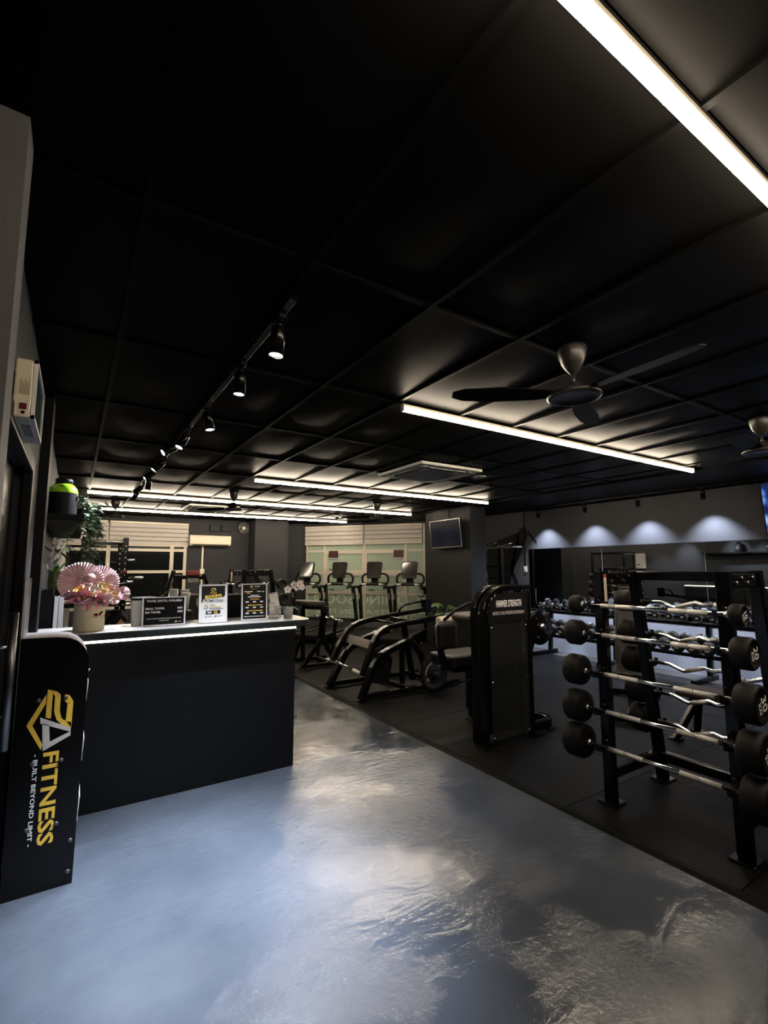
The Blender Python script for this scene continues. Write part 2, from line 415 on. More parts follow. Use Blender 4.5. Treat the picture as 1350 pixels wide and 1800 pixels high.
w2 = sempty('window_2', 'frosted green window wall behind the treadmills with pale frames', SW(2.4, 0.12, -0.05))
US = [0.82, 1.315, 2.444, 3.59, 4.13]; ZS = [0.12, 0.93, 1.46, 2.04, 2.72]
fm = MB()
for u in US: sbox(fm, u - 0.035, u + 0.035, 0.12, 2.72, -0.10, -0.03)
for z in ZS: sbox(fm, 0.80, 4.15, z - 0.03, z + 0.03, -0.095, -0.035)
obj('window_frame', fm, M_ALU, w2)
for i in range(4):
    for j in range(4):
        p = MB(); sbox(p, US[i] + .03, US[i + 1] - .03, ZS[j] + .025, ZS[j + 1] - .025, -0.075, -0.066)
        obj('pane', p, M_FROST, w2)
        if i in (1, 2) and j in (1, 2):
            s_ = MB(); a, b_, c_, d_ = US[i] + .035, US[i + 1] - .035, ZS[j] + .03, ZS[j + 1] - .03
            sbox(s_, a, a + .04, c_, d_, -.064, -.03); sbox(s_, b_ - .04, b_, c_, d_, -.064, -.03)
            sbox(s_, a + .04, b_ - .04, c_, c_ + .04, -.064, -.03); sbox(s_, a + .04, b_ - .04, d_ - .04, d_, -.064, -.03)
            obj('sash', s_, M_ALU, w2)
            h_ = MB(); sbox(h_, (a + b_) / 2 + .3, (a + b_) / 2 + .44, c_ + .055, c_ + .075, -.06, -.015)
            obj('window_latch', h_, M_BLACKM, w2)
# reversed writing, readable from outside
text('lettering', 'COMING SOON', 0.36, SW(0.95, 0.66, -0.064), (DX, DY, 0), (0, 0, 1), M_LETTER, w2, bold=0.008, width=2.95)
text('lettering', 'REGISTRATION FREE', 0.165, SW(1.10, 0.40, -0.064), (DX, DY, 0), (0, 0, 1), M_LETTER, w2, bold=0.005, width=2.75)

# back left window
w1 = sempty('window_1', 'dark night window with cream frames behind the reception', ((WX0 + WX1) / 2, 12.25, WZ0))
XS = [-0.20, 0.62, 1.93, 2.23]; ZS1 = [0.73, 0.90, 1.52, 2.02, 2.60]
fm = MB()
for x in XS: fm.box(x - .04, x + .04, 12.27, 12.33, WZ0, WZ1)
for z in ZS1: fm.box(WX0, WX1, 12.275, 12.325, z - .032, z + .032)
obj('window_frame', fm, M_ALU, w1)
for i in range(3):
    for j in range(4):
        obj('pane', MB().box(XS[i] + .035, XS[i + 1] - .035, 12.295, 12.303, ZS1[j] + .03, ZS1[j + 1] - .03), M_GLASSN, w1)

# ---------------------------------------------------------------- ceiling lights
def led(x0, x1, y, label, grp='linear ceiling lights'):
    t = thing('linear_light', label, 'ceiling light', ((x0 + x1) / 2, y, HC), grp)
    obj('housing', MB().box(x0, x1, y - 0.011, y + 0.011, HC - 0.040, HC - 0.0145), M_ALU, t, 0.003)
    pr = [(0.0175 * math.cos(math.radians(a)), 0.0175 * math.sin(math.radians(a))) for a in range(130, 411, 20)]
    obj('diffuser', MB().prism(pr, lambda a, b, h: (h, y + a, HC - 0.054 + b), x0 + 0.006, x1 - 0.006), M_LED, t)
    for xa, xb in ((x0 - 0.004, x0 + 0.006), (x1 - 0.006, x1 + 0.004)): obj('end_cap', MB().box(xa, xb, y - 0.0185, y + 0.0185, HC - 0.073, HC - 0.0145), M_ALU, t, 0.004)
    return t
led(0.30, 6.2, 0.50, 'long warm white tube light nearest the viewer, overhead')
led(1.94, 6.22, 2.76, 'long warm white tube light under the large black ceiling fan')
led(1.93, 6.18, 6.15, 'long warm white tube light just beyond the square ceiling air conditioner')
led(0.10, 6.12, 8.41, 'second longest tube light counting from the far windows')
led(0.10, 5.74, 10.67, 'farthest tube light, closest to the window blinds')

def spot_head(name, label, p, dirv, watts, col, parent_grp, size, length=0.135, r=0.034, blend=0.55):
    p = Vector(p); dv = Vector(dirv).normalized()
    t = thing(name, label, 'spotlight', p, parent_grp)
    obj('adaptor', MB().box(p.x - 0.018, p.x + 0.018, p.y - 0.05, p.y + 0.05, p.z - 0.02, p.z), M_BLACKM, t, 0.003)
    j = p + Vector((0, 0, -0.035))
    obj('joint', MB().cyl(p + Vector((0, 0, -0.02)), j, 0.010, 10).sphere(j, 0.016, 10, 6), M_BLACK, t)
    a = j + dv * 0.012; b = a + dv * length
    obj('body', MB().lathe([(0.010, 0.0), (r * 0.96, 0.004), (r, 0.012), (r, length), (r * 0.90, length), (r * 0.86, length - 0.008), (0, length - 0.008)], a, dv, 20, cap=False), M_BLACK, t)
    obj('lens', MB().lathe([(0.0, length - 0.0055), (r * 0.84, length - 0.0055), (r * 0.84, length - 0.0075), (0, length - 0.0075)], a, dv, 18), M_LENS, t)
    obj('trim_ring', MB().lathe([(r * 0.88, length - 0.003), (r * 0.98, length - 0.003), (r * 0.98, length + 0.003), (r * 0.88, length + 0.003), (r * 0.88, length - 0.003)], a, dv, 20, cap=False), M_CHROME, t)
    l = lamp('spot_beam', 'SPOT', b + dv * 0.006, watts, col, t, spot_size=math.radians(size), spot_blend=blend, shadow_soft_size=0.02)
    l.rotation_mode = 'QUATERNION'; l.rotation_quaternion = dv.to_track_quat('-Z', 'Y')
    return t
TZ = HC - 0.034
tr = tag(obj('light_track', MB().box(0.722, 0.758, 1.88, 8.25, TZ, HC - 0.0125), M_BLACK, None, 0.003), 'black ceiling track running above the reception counter', 'light track')
SP = [(2.05, (-.06, .06, -1), 3.0), (2.66, (-.06, .0, -1), 3.0), (3.50, (.14, -.10, -1), 1.9), (4.22, (-.54, -.18, -1.1), 1.7), (4.72, (-.8, -.18, -.55), 0.9), (5.45, (-.7, 0, -.75), 0.5), (6.1, (-.8, 0, -.65), 0.5), (6.62, (-.12, 0, -1), 0.6), (7.3, (-.75, .1, -.7), 0.5), (7.9, (-.5, .2, -.8), 0.4)]
ORD = ['first', 'second', 'third', 'fourth', 'fifth', 'sixth', 'seventh', 'eighth', 'ninth', 'tenth']
for i, (y, dv, k) in enumerate(SP):
    spot_head('track_spotlight', '%s black spotlight on the ceiling track, counted from the viewer' % ORD[i], (0.74, y, TZ), dv, SPOT_W * k, SPOT_COL, 'spotlights on the ceiling track over the counter', (58, 58, 66)[i] if i < 3 else 52, blend=1.0)
tag(obj('light_track', MB().box(7.585, 7.62, 1.5, 6.75, HC - 0.055, HC - 0.030), M_BLACK, None, 0.003), 'black track on the soffit above the mirror wall', 'light track')
for i, y in enumerate((6.22, 5.19, 4.23, 3.27, 2.2)):
    ws_ = spot_head('wall_washer_spotlight', '%s downlight of the track above the mirror, counted from the pillar' % ORD[i], (7.603, y, HC - 0.055), (0.13, 0, -1), WALL_SPOT_W, WALL_SPOT_COL, 'spotlights above the mirror wall', 96, blend=0.8)
    lc_ = lamp('spot_core', 'SPOT', (7.62, y, HC - 0.245), WALL_SPOT_W * 32, WALL_SPOT_COL, ws_, spot_size=math.radians(37), spot_blend=0.8, shadow_soft_size=0.02)
    lc_.rotation_euler = (0, math.radians(-6), 0)

# ---------------------------------------------------------------- ceiling fans
M_FAN = mat('dark_bronze_fan', (0.020, 0.018, 0.016), 0.35, 0.2, spec=0.4, vary=0.2)
M_FANB = mat('fan_blade_black', (0.002, 0.002, 0.002), 0.8, spec=0.05, vary=0.2)
def fan(label, x, y, rot, first=[None]):
    if first[0] is not None: return dup(first[0], (x, y, HC - 0.003), rot, label)
    t = thing('ceiling_fan', label, 'ceiling fan', (0, 0, 0), 'black three-blade ceiling fans')
    obj('canopy', MB().lathe([(0.075, 0), (0.077, -0.015), (0.072, -0.05), (0.058, -0.09), (0.040, -0.12), (0.018, -0.145), (0.012, -0.15)], n=24), M_FAN, t)
    obj('rod', MB().cyl((0, 0, -0.145), (0, 0, -0.215), 0.010, 12), M_FAN, t)
    obj('motor', MB().lathe([(0.012, -0.195), (0.028, -0.20), (0.036, -0.225), (0.055, -0.245), (0.075, -0.255)], n=24), M_FAN, t)
    obj('disc', MB().lathe([(0.05, -0.250), (0.125, -0.258), (0.140, -0.268), (0.142, -0.280), (0.128, -0.290), (0.112, -0.288), (0.100, -0.280), (0, -0.280)], n=32, cap=False), M_FAN, t)
    for k in range(3):
        a = k * 2 * PI / 3; ca, sa = math.cos(a), math.sin(a); pts = []
        pr = [(0.12, -0.035), (0.20, -0.055), (0.42, -0.068), (0.60, -0.055), (0.66, -0.02), (0.66, 0.03), (0.60, 0.060), (0.42, 0.072), (0.20, 0.050), (0.12, 0.035)]
        m = MB(); m.prism(pr, lambda u, v, h: (u * ca - v * sa, u * sa + v * ca, -0.262 + h + v * 0.18), -0.003, 0.003)
        obj('blade', m, M_FANB, t)
    t.location = (x, y, HC - 0.003); t.rotation_euler = (0, 0, rot)
    first[0] = t
    return t
fan('large black ceiling fan hanging nearest the viewer', 2.23, 1.55, 0.45)
fan('black ceiling fan cut by the picture edge near the mirror wall', 4.62, 1.52, 1.1)
fan('distant ceiling fan between the two far tube lights above the counter signs', 2.06, 7.58, 0.2)
fan('distant ceiling fan nearest the hanging plant', 0.56, 9.75, 0.9)
fan('distant ceiling fan in front of the treadmill window', 4.71, 7.55, 0.5)

# ---------------------------------------------------------------- ceiling units
M_CASS = mat('aircon_white', (0.62, 0.60, 0.55), 0.45, vary=0.05)
M_CASSD = mat('aircon_grille', (0.20, 0.195, 0.185), 0.55, vary=0.1, vscale=60)
def cassette(label, cx, cy, first=[None]):
    if first[0] is not None: return dup(first[0], (cx, cy, HC - 0.013), None, label)
    t = thing('cassette_air_conditioner', label, 'air conditioner', (0, 0, 0), 'square ceiling air conditioners')
    a, b = 0.465, 0.31
    m = MB()
    m.box(-a, a, -a, -b - 0.075, -0.035, 0).box(-a, a, b + 0.075, a, -0.035, 0).box(-a, -b - 0.075, -b - 0.075, b + 0.075, -0.035, 0).box(b + 0.075, a, -b - 0.075, b + 0.075, -0.035, 0)
    obj('panel_frame', m, M_CASS, t, 0.008)
    for sx, sy in ((1, 0), (-1, 0), (0, 1), (0, -1)):
        rot = Matrix.Rotation(0.45 * (1 if sx + sy > 0 else -1), 3, 'Y' if sx else 'X')
        if sy: rot = Matrix.Rotation(-0.45 * sy, 3, 'X')
        obj('louvre', MB().cbox((sx * (b + 0.037), sy * (b + 0.037), -0.028), (0.065 if sx else 2 * b - 0.06, 0.065 if sy else 2 * b - 0.06, 0.006), rot), M_CASS, t)
        obj('slot', MB().box(*( (sx * (b + 0.037) - (0.037 if sx else b + .03), sx * (b + 0.037) + (0.037 if sx else b + .03), sy * (b + 0.037) - (0.037 if sy else b + .03), sy * (b + 0.037) + (0.037 if sy else b + .03)) ), -0.008, -0.002), M_BLACKM, t)
    for sx in (-1, 1):
        for sy in (-1, 1):
            obj('corner_cap', MB().box(sx * (b + .04) - .04, sx * (b + .04) + .04, sy * (b + .04) - .04, sy * (b + .04) + .04, -0.040, -0.006), M_CASS, t, 0.006)
    g = obj('grille', MB().box(-b, b, -b, b, -0.040, -0.006), M_CASSD, t, 0.006)
    for k in range(14):
        y = -b + 0.045 + k * (2 * b - 0.09) / 13
        obj('grille_slat', MB().box(-b + .04, b - .04, y - 0.006, y + 0.006, -0.0435, -0.039), M_CASS, g)
    t.location = (cx, cy, HC - 0.013); first[0] = t
    return t
cassette('square ceiling air conditioner in the middle of the gym', 3.65, 4.63)
cassette('distant square ceiling air conditioner between the far tube lights', 2.19, 9.75)
t = thing('ceiling_speaker', 'small round white ceiling speaker beside the square air conditioner', 'speaker', (4.45, 4.56, HC - 0.005))
obj('ring', MB().lathe([(0.055, -0.004), (0.075, -0.010), (0.080, -0.006), (0.080, 0.0), (0.055, 0.0), (0.055, -0.004)], (4.45, 4.56, HC - 0.005), (0, 0, 1), 28, cap=False), M_WHITE, t)
obj('grille', MB().lathe([(0.0, -0.006), (0.055, -0.003), (0.055, 0.0), (0, 0.0)], (4.45, 4.56, HC - 0.005), (0, 0, 1), 28), M_CASSD, t)
t = thing('dome_camera', 'small white dome security camera on the ceiling before the treadmill window', 'camera', (5.0, 9.75, HC - 0.01))
obj('base', MB().lathe([(0.065, 0), (0.068, -0.02), (0.055, -0.035), (0, -0.035)], (5.0, 9.75, HC - 0.01), n=20), M_WHITE, t)
obj('dome', MB().lathe([(0.042, -0.034), (0.042, -0.06), (0.030, -0.085), (0, -0.095)], (5.0, 9.75, HC - 0.01), n=16), M_BLACK, t)

# ---------------------------------------------------------------- blinds
def blind(name, label, P, a, b, z0, z1, h, n):
    """P(u, z, h) -> xyz"""
    c = P((a + b) / 2, z1, h)
    t = thing(name, label, 'blind', c, 'roman blinds over the windows')
    def bx(u0, u1, za, zb, h0, h1):
        vs = [P(u, z, hh) for hh in (h0, h1) for z in (za, zb) for u in (u0, u1)]
        return MB().add(vs, [(0, 2, 3, 1), (4, 5, 7, 6), (0, 1, 5, 4), (2, 6, 7, 3), (0, 4, 6, 2), (1, 3, 7, 5)])
    obj('head_rail', bx(a, b, z1 - 0.035, z1, h - 0.02, h + 0.035), M_CREAM, t)
    dz = (z1 - 0.035 - z0) / n
    for k in range(n):
        za, zb = z0 + k * dz, z0 + (k + 1) * dz
        prof = [(0.020, za), (0.026, za + 0.012), (0.016, zb - 0.018), (0.004, zb - 0.002), (0.000, zb - 0.002), (0.010, zb - 0.02), (0.012, za + 0.012)]
        vs = []; m_ = len(prof)
        for u in (a, b): vs += [P(u, z, h + q) for q, z in prof]
        obj('fold', MB().add(vs, [(i, (i + 1) % m_, m_ + (i + 1) % m_, m_ + i) for i in range(m_)] + [tuple(range(m_)), tuple(range(m_, 2 * m_))]), M_BLIND, t)
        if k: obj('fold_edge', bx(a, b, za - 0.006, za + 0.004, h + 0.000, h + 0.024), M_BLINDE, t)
    obj('bottom_rail', bx(a, b, z0 - 0.025, z0, h, h + 0.022), M_CREAM, t)
    q = P(a + 0.015, 0, h + 0.04)
    obj('pull_cord', MB().tube([(q[0], q[1], z1 - 0.05), (q[0], q[1], z0 - 0.25)], 0.004, 6), M_WHITE, t)
SWB = lambda u, z, h: SW(u, z, h)
blind('roman_blind', 'grey roman blind over the treadmill window, half next to the television pillar', SWB, 0.86, 2.42, 2.235, 2.715, 0.01, 4)
blind('roman_blind', 'grey roman blind over the treadmill window, half away from the television pillar', SWB, 2.46, 4.16, 2.235, 2.715, 0.01, 4)
BW = lambda u, z, h: (u, 12.245 - h, z)
blind('roman_blind', 'wide grey roman blind beside the wall air conditioner', BW, 0.62, 2.27, 2.13, 2.66, 0.01, 5)
blind('roman_blind', 'narrow grey roman blind partly behind the hanging plant', BW, -0.22, 0.58, 2.13, 2.66, 0.01, 5)

# red message boards on the treadmill window
M_REDS = mat('dark_red_display', (0.035, 0.004, 0.005), 0.3, emit=(0.6, 0.03, 0.04), estr=0.02, vary=0.4, vscale=40)
for u, lb in ((1.50, 'small red notice board hanging on the window above the third treadmill'), (3.33, 'small red notice board hanging on the window above the second treadmill')):
    t = thing('notice_board', lb, 'sign', SW(u, 1.90, 0.0), 'red notice boards on the treadmill window')
    m = MB(); sbox(m, u - .13, u + .13, 1.86, 2.05, -0.028, -0.004); obj('case', m, M_BLACKM, t, 0.004)
    m = MB(); sbox(m, u - .115, u + .115, 1.872, 2.038, -0.0035, 0.0); obj('display', m, M_REDS, t)
    m = MB(); sbox(m, u - .13, u + .13, 1.845, 1.859, -0.028, 0.004); obj('bottom_lip', m, M_WHITE, t)

# ---------------------------------------------------------------- back wall units
t = thing('wall_air_conditioner', 'cream split air conditioner on the grey back wall', 'air conditioner', (2.75, 12.25, 2.14))
prof = [(0, 2.14), (0.17, 2.14), (0.205, 2.18), (0.21, 2.34), (0.19, 2.385), (0, 2.385)]
obj('body', MB().prism(prof, lambda a, b, h: (h, 12.248 - a, b), 2.28, 3.24), M_CREAM, t, 0.006)
obj('vent', MB().box(2.34, 3.18, 12.045, 12.07, 2.150, 2.172), M_BLACKM, t)
obj('flap', MB().box(2.32, 3.20, 12.034, 12.042, 2.172, 2.205), M_CREAM, t)
t = thing('pipe_trunking', 'slim cream pipe cover running down below the wall air conditioner', 'trunking', (2.62, 12.24, 0.1))
obj('cover', MB().box(2.595, 2.635, 12.215, 12.249, 0.1, 2.138), M_CREAM, t, 0.004)
obj('isolator_switch', MB().box(2.565, 2.665, 12.19, 12.214, 1.46, 1.58), M_CREAM, t, 0.006)
for x, lb in ((2.88, 'grey junction box on the back wall nearest the wall air conditioner'), (3.16, 'grey junction box on the back wall nearest the round wall fan')):
    t = thing('junction_box', lb, 'junction box', (x, 12.25, 2.5), 'junction boxes on the back wall')
    obj('box', MB().box(x - .12, x + .12, 12.19, 12.249, 2.50, 2.66), M_WALLD, t, 0.006)
    obj('cover_plate', MB().box(x - .105, x + .105, 12.182, 12.189, 2.515, 2.645), M_WALL, t, 0.003)
M_STRF = mat('wall_fan_grey', (0.28, 0.27, 0.25), 0.4, 0.4, vary=0.1)
t = thing('wall_fan', 'round grey wall fan beside the pillar', 'fan', (3.55, 12.25, 2.6))
for r_ in (0.045, 0.085, 0.125):
    obj('guard_ring', MB().tube([(3.55 + r_ * math.cos(a * PI / 10), 12.03, 2.60 + r_ * math.sin(a * PI / 10)) for a in range(20)], 0.006, 6, closed=True), M_STRF, t)
for k in range(4):
    a = k * PI / 2 + .4
    obj('blade', MB().prism([(0.02, -0.02), (0.11, -0.045), (0.118, 0.02), (0.03, 0.03)], lambda u, v, h: (3.55 + u * math.cos(a) - v * math.sin(a), 12.06 + h + v * .3, 2.60 + u * math.sin(a) + v * math.cos(a)), -.002, .002), M_BLACKM, t)
obj('motor', MB().cyl((3.55, 12.04, 2.60), (3.55, 12.15, 2.60), 0.045, 16), M_STRF, t)
obj('bracket', MB().beam([(3.55, 12.15, 2.60), (3.55, 12.20, 2.58), (3.55, 12.248, 2.50)], 0.03, 0.03), M_STRF, t)

# ---------------------------------------------------------------- televisions
M_SCR = mat('dark_screen', (0.003, 0.004, 0.008), 0.12, spec=0.4, vary=0.2, vscale=2, emit=(0.05, 0.07, 0.16), estr=0.05)
t = thing('wall_television', 'black television with silver bezel on the charcoal pillar', 'television', (6.3, 7.38, 2.0))
R1 = Matrix.Rotation(-0.10, 3, 'Y')
cT = Vector((6.235, 7.385, 2.27))
obj('case', MB().cbox(cT, (0.045, 0.93, 0.56), R1), M_BLACKM, t, 0.006)
obj('screen', MB().cbox(cT + R1 @ Vector((-0.0245, 0, 0.008)), (0.003, 0.885, 0.50), R1), M_SCR, t)
bz = MB()
for (y, z, sy, sz) in ((0, 0.275, 0.935, 0.014), (0, -0.268, 0.935, 0.026), (0.46, 0, 0.014, 0.56), (-0.46, 0, 0.014, 0.56)):
    bz.cbox(cT + R1 @ Vector((-0.0245, y, z)), (0.006, sy, sz), R1)
obj('bezel', bz, M_CHROME, t)
obj('wall_bracket', MB().beam([(6.262, 7.385, 2.30), (6.349, 7.385, 2.36)], 0.12, 0.16).tube([(6.28, 7.385, 2.50), (6.32, 7.385, 2.62), (6.34, 7.385, 2.775)], 0.010, 8), M_BLACK, t)
# blue showing television on the mirror wall
m_ = bpy.data.materials.new('blue_video_picture'); m_.use_nodes = True
nt = m_.node_tree; b = nt.nodes['Principled BSDF']; b.inputs['Base Color'].default_value = (0.01, 0.02, 0.05, 1); b.inputs['Roughness'].default_value = 0.2
tc = nt.nodes.new('ShaderNodeTexCoord'); vo = nt.nodes.new('ShaderNodeTexVoronoi'); vo.inputs['Scale'].default_value = 6.0
cr = nt.nodes.new('ShaderNodeValToRGB'); cr.color_ramp.elements[0].position = 0.25; cr.color_ramp.elements[0].color = (0.35, 0.62, 1, 1)
cr.color_ramp.elements[1].position = 0.62; cr.color_ramp.elements[1].color = (0.004, 0.015, 0.09, 1)
e_ = cr.color_ramp.elements.new(0.5); e_.color = (0.03, 0.11, 0.5, 1)
nt.links.new(tc.outputs['Object'], vo.inputs['Vector']); nt.links.new(vo.outputs['Distance'], cr.inputs[0]); nt.links.new(cr.outputs[0], b.inputs['Emission Color'])
b.inputs['Emission Strength'].default_value = 0.9
t = thing('wall_television', 'television showing a blue picture on the mirror wall at the picture edge', 'television', (7.85, 1.95, 2.05))
R2 = Matrix.Rotation(-0.12, 3, 'Y'); cT = Vector((7.72, 1.98, 2.37))
obj('case', MB().cbox(cT, (0.05, 1.24, 0.70), R2), M_BLACKM, t, 0.006)
obj('screen', MB().cbox(cT + R2 @ Vector((-0.027, 0, 0.0)), (0.003, 1.20, 0.66), R2), m_, t)
obj('wall_bracket', MB().beam([(7.748, 1.98, 2.38), (7.899, 1.98, 2.42)], 0.12, 0.2), M_BLACK, t)

# ---------------------------------------------------------------- mirror and wall_right dressing
for i, (a, b_) in enumerate(((6.72, 5.095), (5.085, 3.435), (3.425, 1.775))):
    t = thing('wall_mirror', ['mirror panel nearest the pillar end of the mirror wall', 'middle mirror panel above the dumbbell rack', 'mirror panel nearest the viewer on the mirror wall'][i], 'mirror', (7.88, (a + b_) / 2, 0.77), 'mirror panels above the dumbbell rack')
    obj('glass', MB().box(7.890, 7.8985, b_, a, 0.77, 1.965), M_MIRROR, t)
    obj('edge_strip', MB().box(7.888, 7.8985, a + 0.001, a + 0.005, 0.77, 1.965).box(7.888, 7.8985, b_, a, 1.966, 1.972), M_WALLD, t)
wr = bpy.data.objects['wall_right']
MUR = [[(6.95, 2.35), (7.95, 2.10), (7.95, 0.8), (7.45, 0.8), (7.15, 1.55)], [(6.80, 2.45), (6.95, 2.40), (7.25, 1.55), (7.18, 1.50), (6.74, 2.25)], [(7.22, 1.66), (7.26, 1.52), (6.93, 0.8), (6.83, 0.8)], [(6.74, 2.38), (6.74, 2.28), (6.52, 2.05), (6.52, 2.12)]]
for pl in MUR:
    obj('mural_shape', MB().prism(pl, lambda a, b, h: (7.8995 - h, a, b), 0, 0.002), M_MURAL, wr)
t = thing('wall_switch', 'white wall switch with conduit beside the mirror edge', 'switch', (7.89, 6.82, 1.5))
obj('plate', MB().box(7.880, 7.8965, 6.785, 6.86, 1.50, 1.62), M_WHITE, t, 0.004)
obj('rocker', MB().box(7.875, 7.879, 6.805, 6.84, 1.53, 1.59), M_CREAM, t)
obj('conduit', MB().tube([(7.886, 6.822, 1.62), (7.886, 6.822, 2.74)], 0.008, 8), M_WALLD, t)

# emergency exit sign above the door
t = thing('exit_sign_box', 'cream emergency exit sign box above the side door', 'sign', (-0.2, 2.45, 2.15))
x0, x1, y0, y1, z0, z1 = -0.2225, -0.155, 2.02, 2.47, 2.19, 2.44
x1 = -0.155; y0 = 2.12; y1 = 2.56; z0 = 2.145; z1 = 2.365
obj('case', MB().box(x0, x1 - .012, y0, y1, z0, z1), M_CREAM, t, 0.006)
M_EXITG = mat('unlit_green_panel', (0.012, 0.05, 0.04), 0.15, vary=0.3, vscale=10)
obj('front_frame', MB().box(x1 - .012, x1, y0, y1, z0, z0 + .012).box(x1 - .012, x1, y0, y1, z1 - .012, z1).box(x1 - .012, x1, y0, y0 + .012, z0, z1).box(x1 - .012, x1, y1 - .012, y1, z0, z1), M_WHITE, t)
obj('face', MB().box(x1 - .0115, x1 - .004, y0 + .012, y1 - .012, z0 + .012, z1 - .012), M_EXITG, t)
obj('test_switch', MB().box(x0 + .022, x0 + .044, y0 - .006, y0, z0 + .03, z0 + .052), mat('red_rocker', (0.10, 0.008, 0.012), 0.3, vary=0.1), t, 0.002)
obj('indicator', MB().cyl((x0 + .033, y0 - .004, z0 + .018), (x0 + .033, y0, z0 + .018), 0.006, 10), M_BLACKM, t)
M_PRN = mat('faint_brown_print', (0.30, 0.22, 0.12), 0.6, vary=0.1)
pr_ = MB()
for k in range(7): pr_.box(x0 + .018 + k * .0045, x0 + .020 + k * .0045, y0 - .0012, y0 - .0004, z0 + .085, z0 + .145 - (k % 3) * .008)
obj('rating_print', pr_, M_PRN, t)
obj('wall_spacer', MB().box(-0.2395, x0 - .0005, y0 + .05, y1 - .05, z0 + .04, z1 - .04), M_CASSD, t)
obj('bottom_latch', MB().box(x0 + .02, x0 + .05, y0 + .12, y0 + .30, z0 - .003, z0), M_CASSD, t)

# ---------------------------------------------------------------- reception counter
M_CTRP = mat('counter_black_laminate', (0.0035, 0.0040, 0.0050), 0.45, spec=0.2, vary=0.15, vscale=5)
M_CTRT = mat('counter_top_grey', (0.36, 0.34, 0.33), 0.28, vary=0.12, vscale=5)
M_CTRE = mat('counter_edge_dark', (0.016, 0.020, 0.020), 0.3, vary=0.2, vscale=9)
rc = thing('reception_counter', 'black reception counter with grey top and lit strip under the edge', 'counter', (0.8, 4.0, 0))
obj('front_panel', MB().box(-0.235, 1.60, 3.862, 3.90, 0.0, 1.118), M_CTRP, rc, 0.003)
obj('side_panel', MB().box(1.562, 1.60, 3.901, 4.26, 0.0, 1.118), M_CTRP, rc, 0.003)
obj('rear_panel', MB().box(-0.235, 1.561, 4.22, 4.25, 0.0, 1.118), M_CTRP, rc)
top = [(-0.235, 3.80), (1.62, 3.80)] + arc(1.62, 3.91, 0.11, -90, 0, 8) + [(1.73, 4.20)] + arc(1.65, 4.20, 0.08, 0, 90, 6) + [(-0.235, 4.28)]
obj('counter_top', MB().prism(top, lambda a, b, h: (a, b, 1.1185 + h), 0, 0.047), M_CTRE, rc, 0.004)
obj('top_sheet', MB().prism(top, lambda a, b, h: (a, b, 1.1656 + h), 0, 0.004), M_CTRT, rc)
obj('light_strip', MB().box(0.0, 1.60, 3.852, 3.8615, 1.096, 1.112), M_STRIP, rc)
CT = 1.1697   # top of the counter

# staff desk behind the counter with equipment
dk = thing('staff_desk', 'dark staff desk behind the reception counter', 'desk', (0.9, 4.9, 0))
obj('desk_top', MB().box(0.70, 1.55, 4.30, 4.92, 0.72, 0.75), M_CTRP, dk, 0.003)
for x in (0.72, 1.50): obj('leg_panel', MB().box(x, x + 0.03, 4.33, 4.90, 0, 0.72), M_CTRP, dk)
mo = thing('computer_monitor', 'black computer monitor standing behind the price list stand', 'monitor', (1.17, 4.55, 0.75))
RM = Matrix.Rotation(0.12, 3, 'X')
obj('case', MB().cbox((1.19, 4.55, 1.21), (0.46, 0.035, 0.30), RM), M_BLACKM, mo, 0.006)
obj('screen', MB().cbox((1.19, 4.571, 1.213), (0.43, 0.003, 0.27), RM), M_SCR, mo)
obj('stand', MB().beam([(1.19, 4.535, 1.20), (1.19, 4.56, 0.765)], 0.06, 0.02).box(1.08, 1.30, 4.46, 4.66, 0.75, 0.766), M_BLACKM, mo)
M_PRT = mat('printer_slate', (0.014, 0.017, 0.02), 0.4, vary=0.1)
pt = thing('receipt_printer', 'dark slate printer behind the towel rental sign', 'printer', (0.8, 4.55, 0.75))
obj('body', MB().box(0.71, 0.90, 4.42, 4.72, 0.95, 1.20), M_PRT, pt, 0.012)
obj('lid', MB().box(0.715, 0.895, 4.425, 4.715, 1.203, 1.235), M_PRT, pt, 0.01)
obj('base', MB().box(0.705, 0.905, 4.41, 4.73, 0.75, 0.948), M_BLACKM, pt, 0.006)
obj('paper_slot', MB().box(0.73, 0.88, 4.415, 4.4195, 1.12, 1.135), M_ALU, pt)
for i, (x, y, h_) in enumerate(((0.755, 4.60, 0.17), (0.84, 4.52, 0.14), (0.86, 4.68, 0.16))):
    t = thing('plastic_cup', ['tall clear cup on the printer nearest the flower box', 'short clear cup in the middle of the printer', 'clear cup on the printer beside the small fan'][i], 'cup', (x, y, 1.236), 'clear cups on the printer')
    obj('cup', MB().lathe([(0.026, 0), (0.038, h_), (0.036, h_), (0.025, 0.004), (0, 0.004)], (x, y, 1.236), n=16), M_ACR, t)
    obj('lid', MB().lathe([(0.040, h_), (0.041, h_ + .006), (0.030, h_ + .012), (0, h_ + .012)], (x, y, 1.236), n=16), M_WHITE, t)
t = thing('desk_fan', 'small cream desk fan peeking past the walk-in promotion stand', 'fan', (0.96, 4.37, 0.75))
obj('head', MB().lathe([(0.0, -0.02), (0.05, -0.018), (0.062, 0), (0.05, 0.018), (0, 0.02)], (0.955, 4.36, 1.31), (0, 1, 0), 20), M_CREAM, t)
obj('neck', MB().tube([(0.955, 4.36, 1.26), (0.955, 4.375, 0.77)], 0.008, 8), M_CREAM, t)
obj('base', MB().lathe([(0.06, 0), (0.06, 0.01), (0.02, 0.02), (0, 0.02)], (0.955, 4.375, 0.7505), n=18), M_CREAM, t)

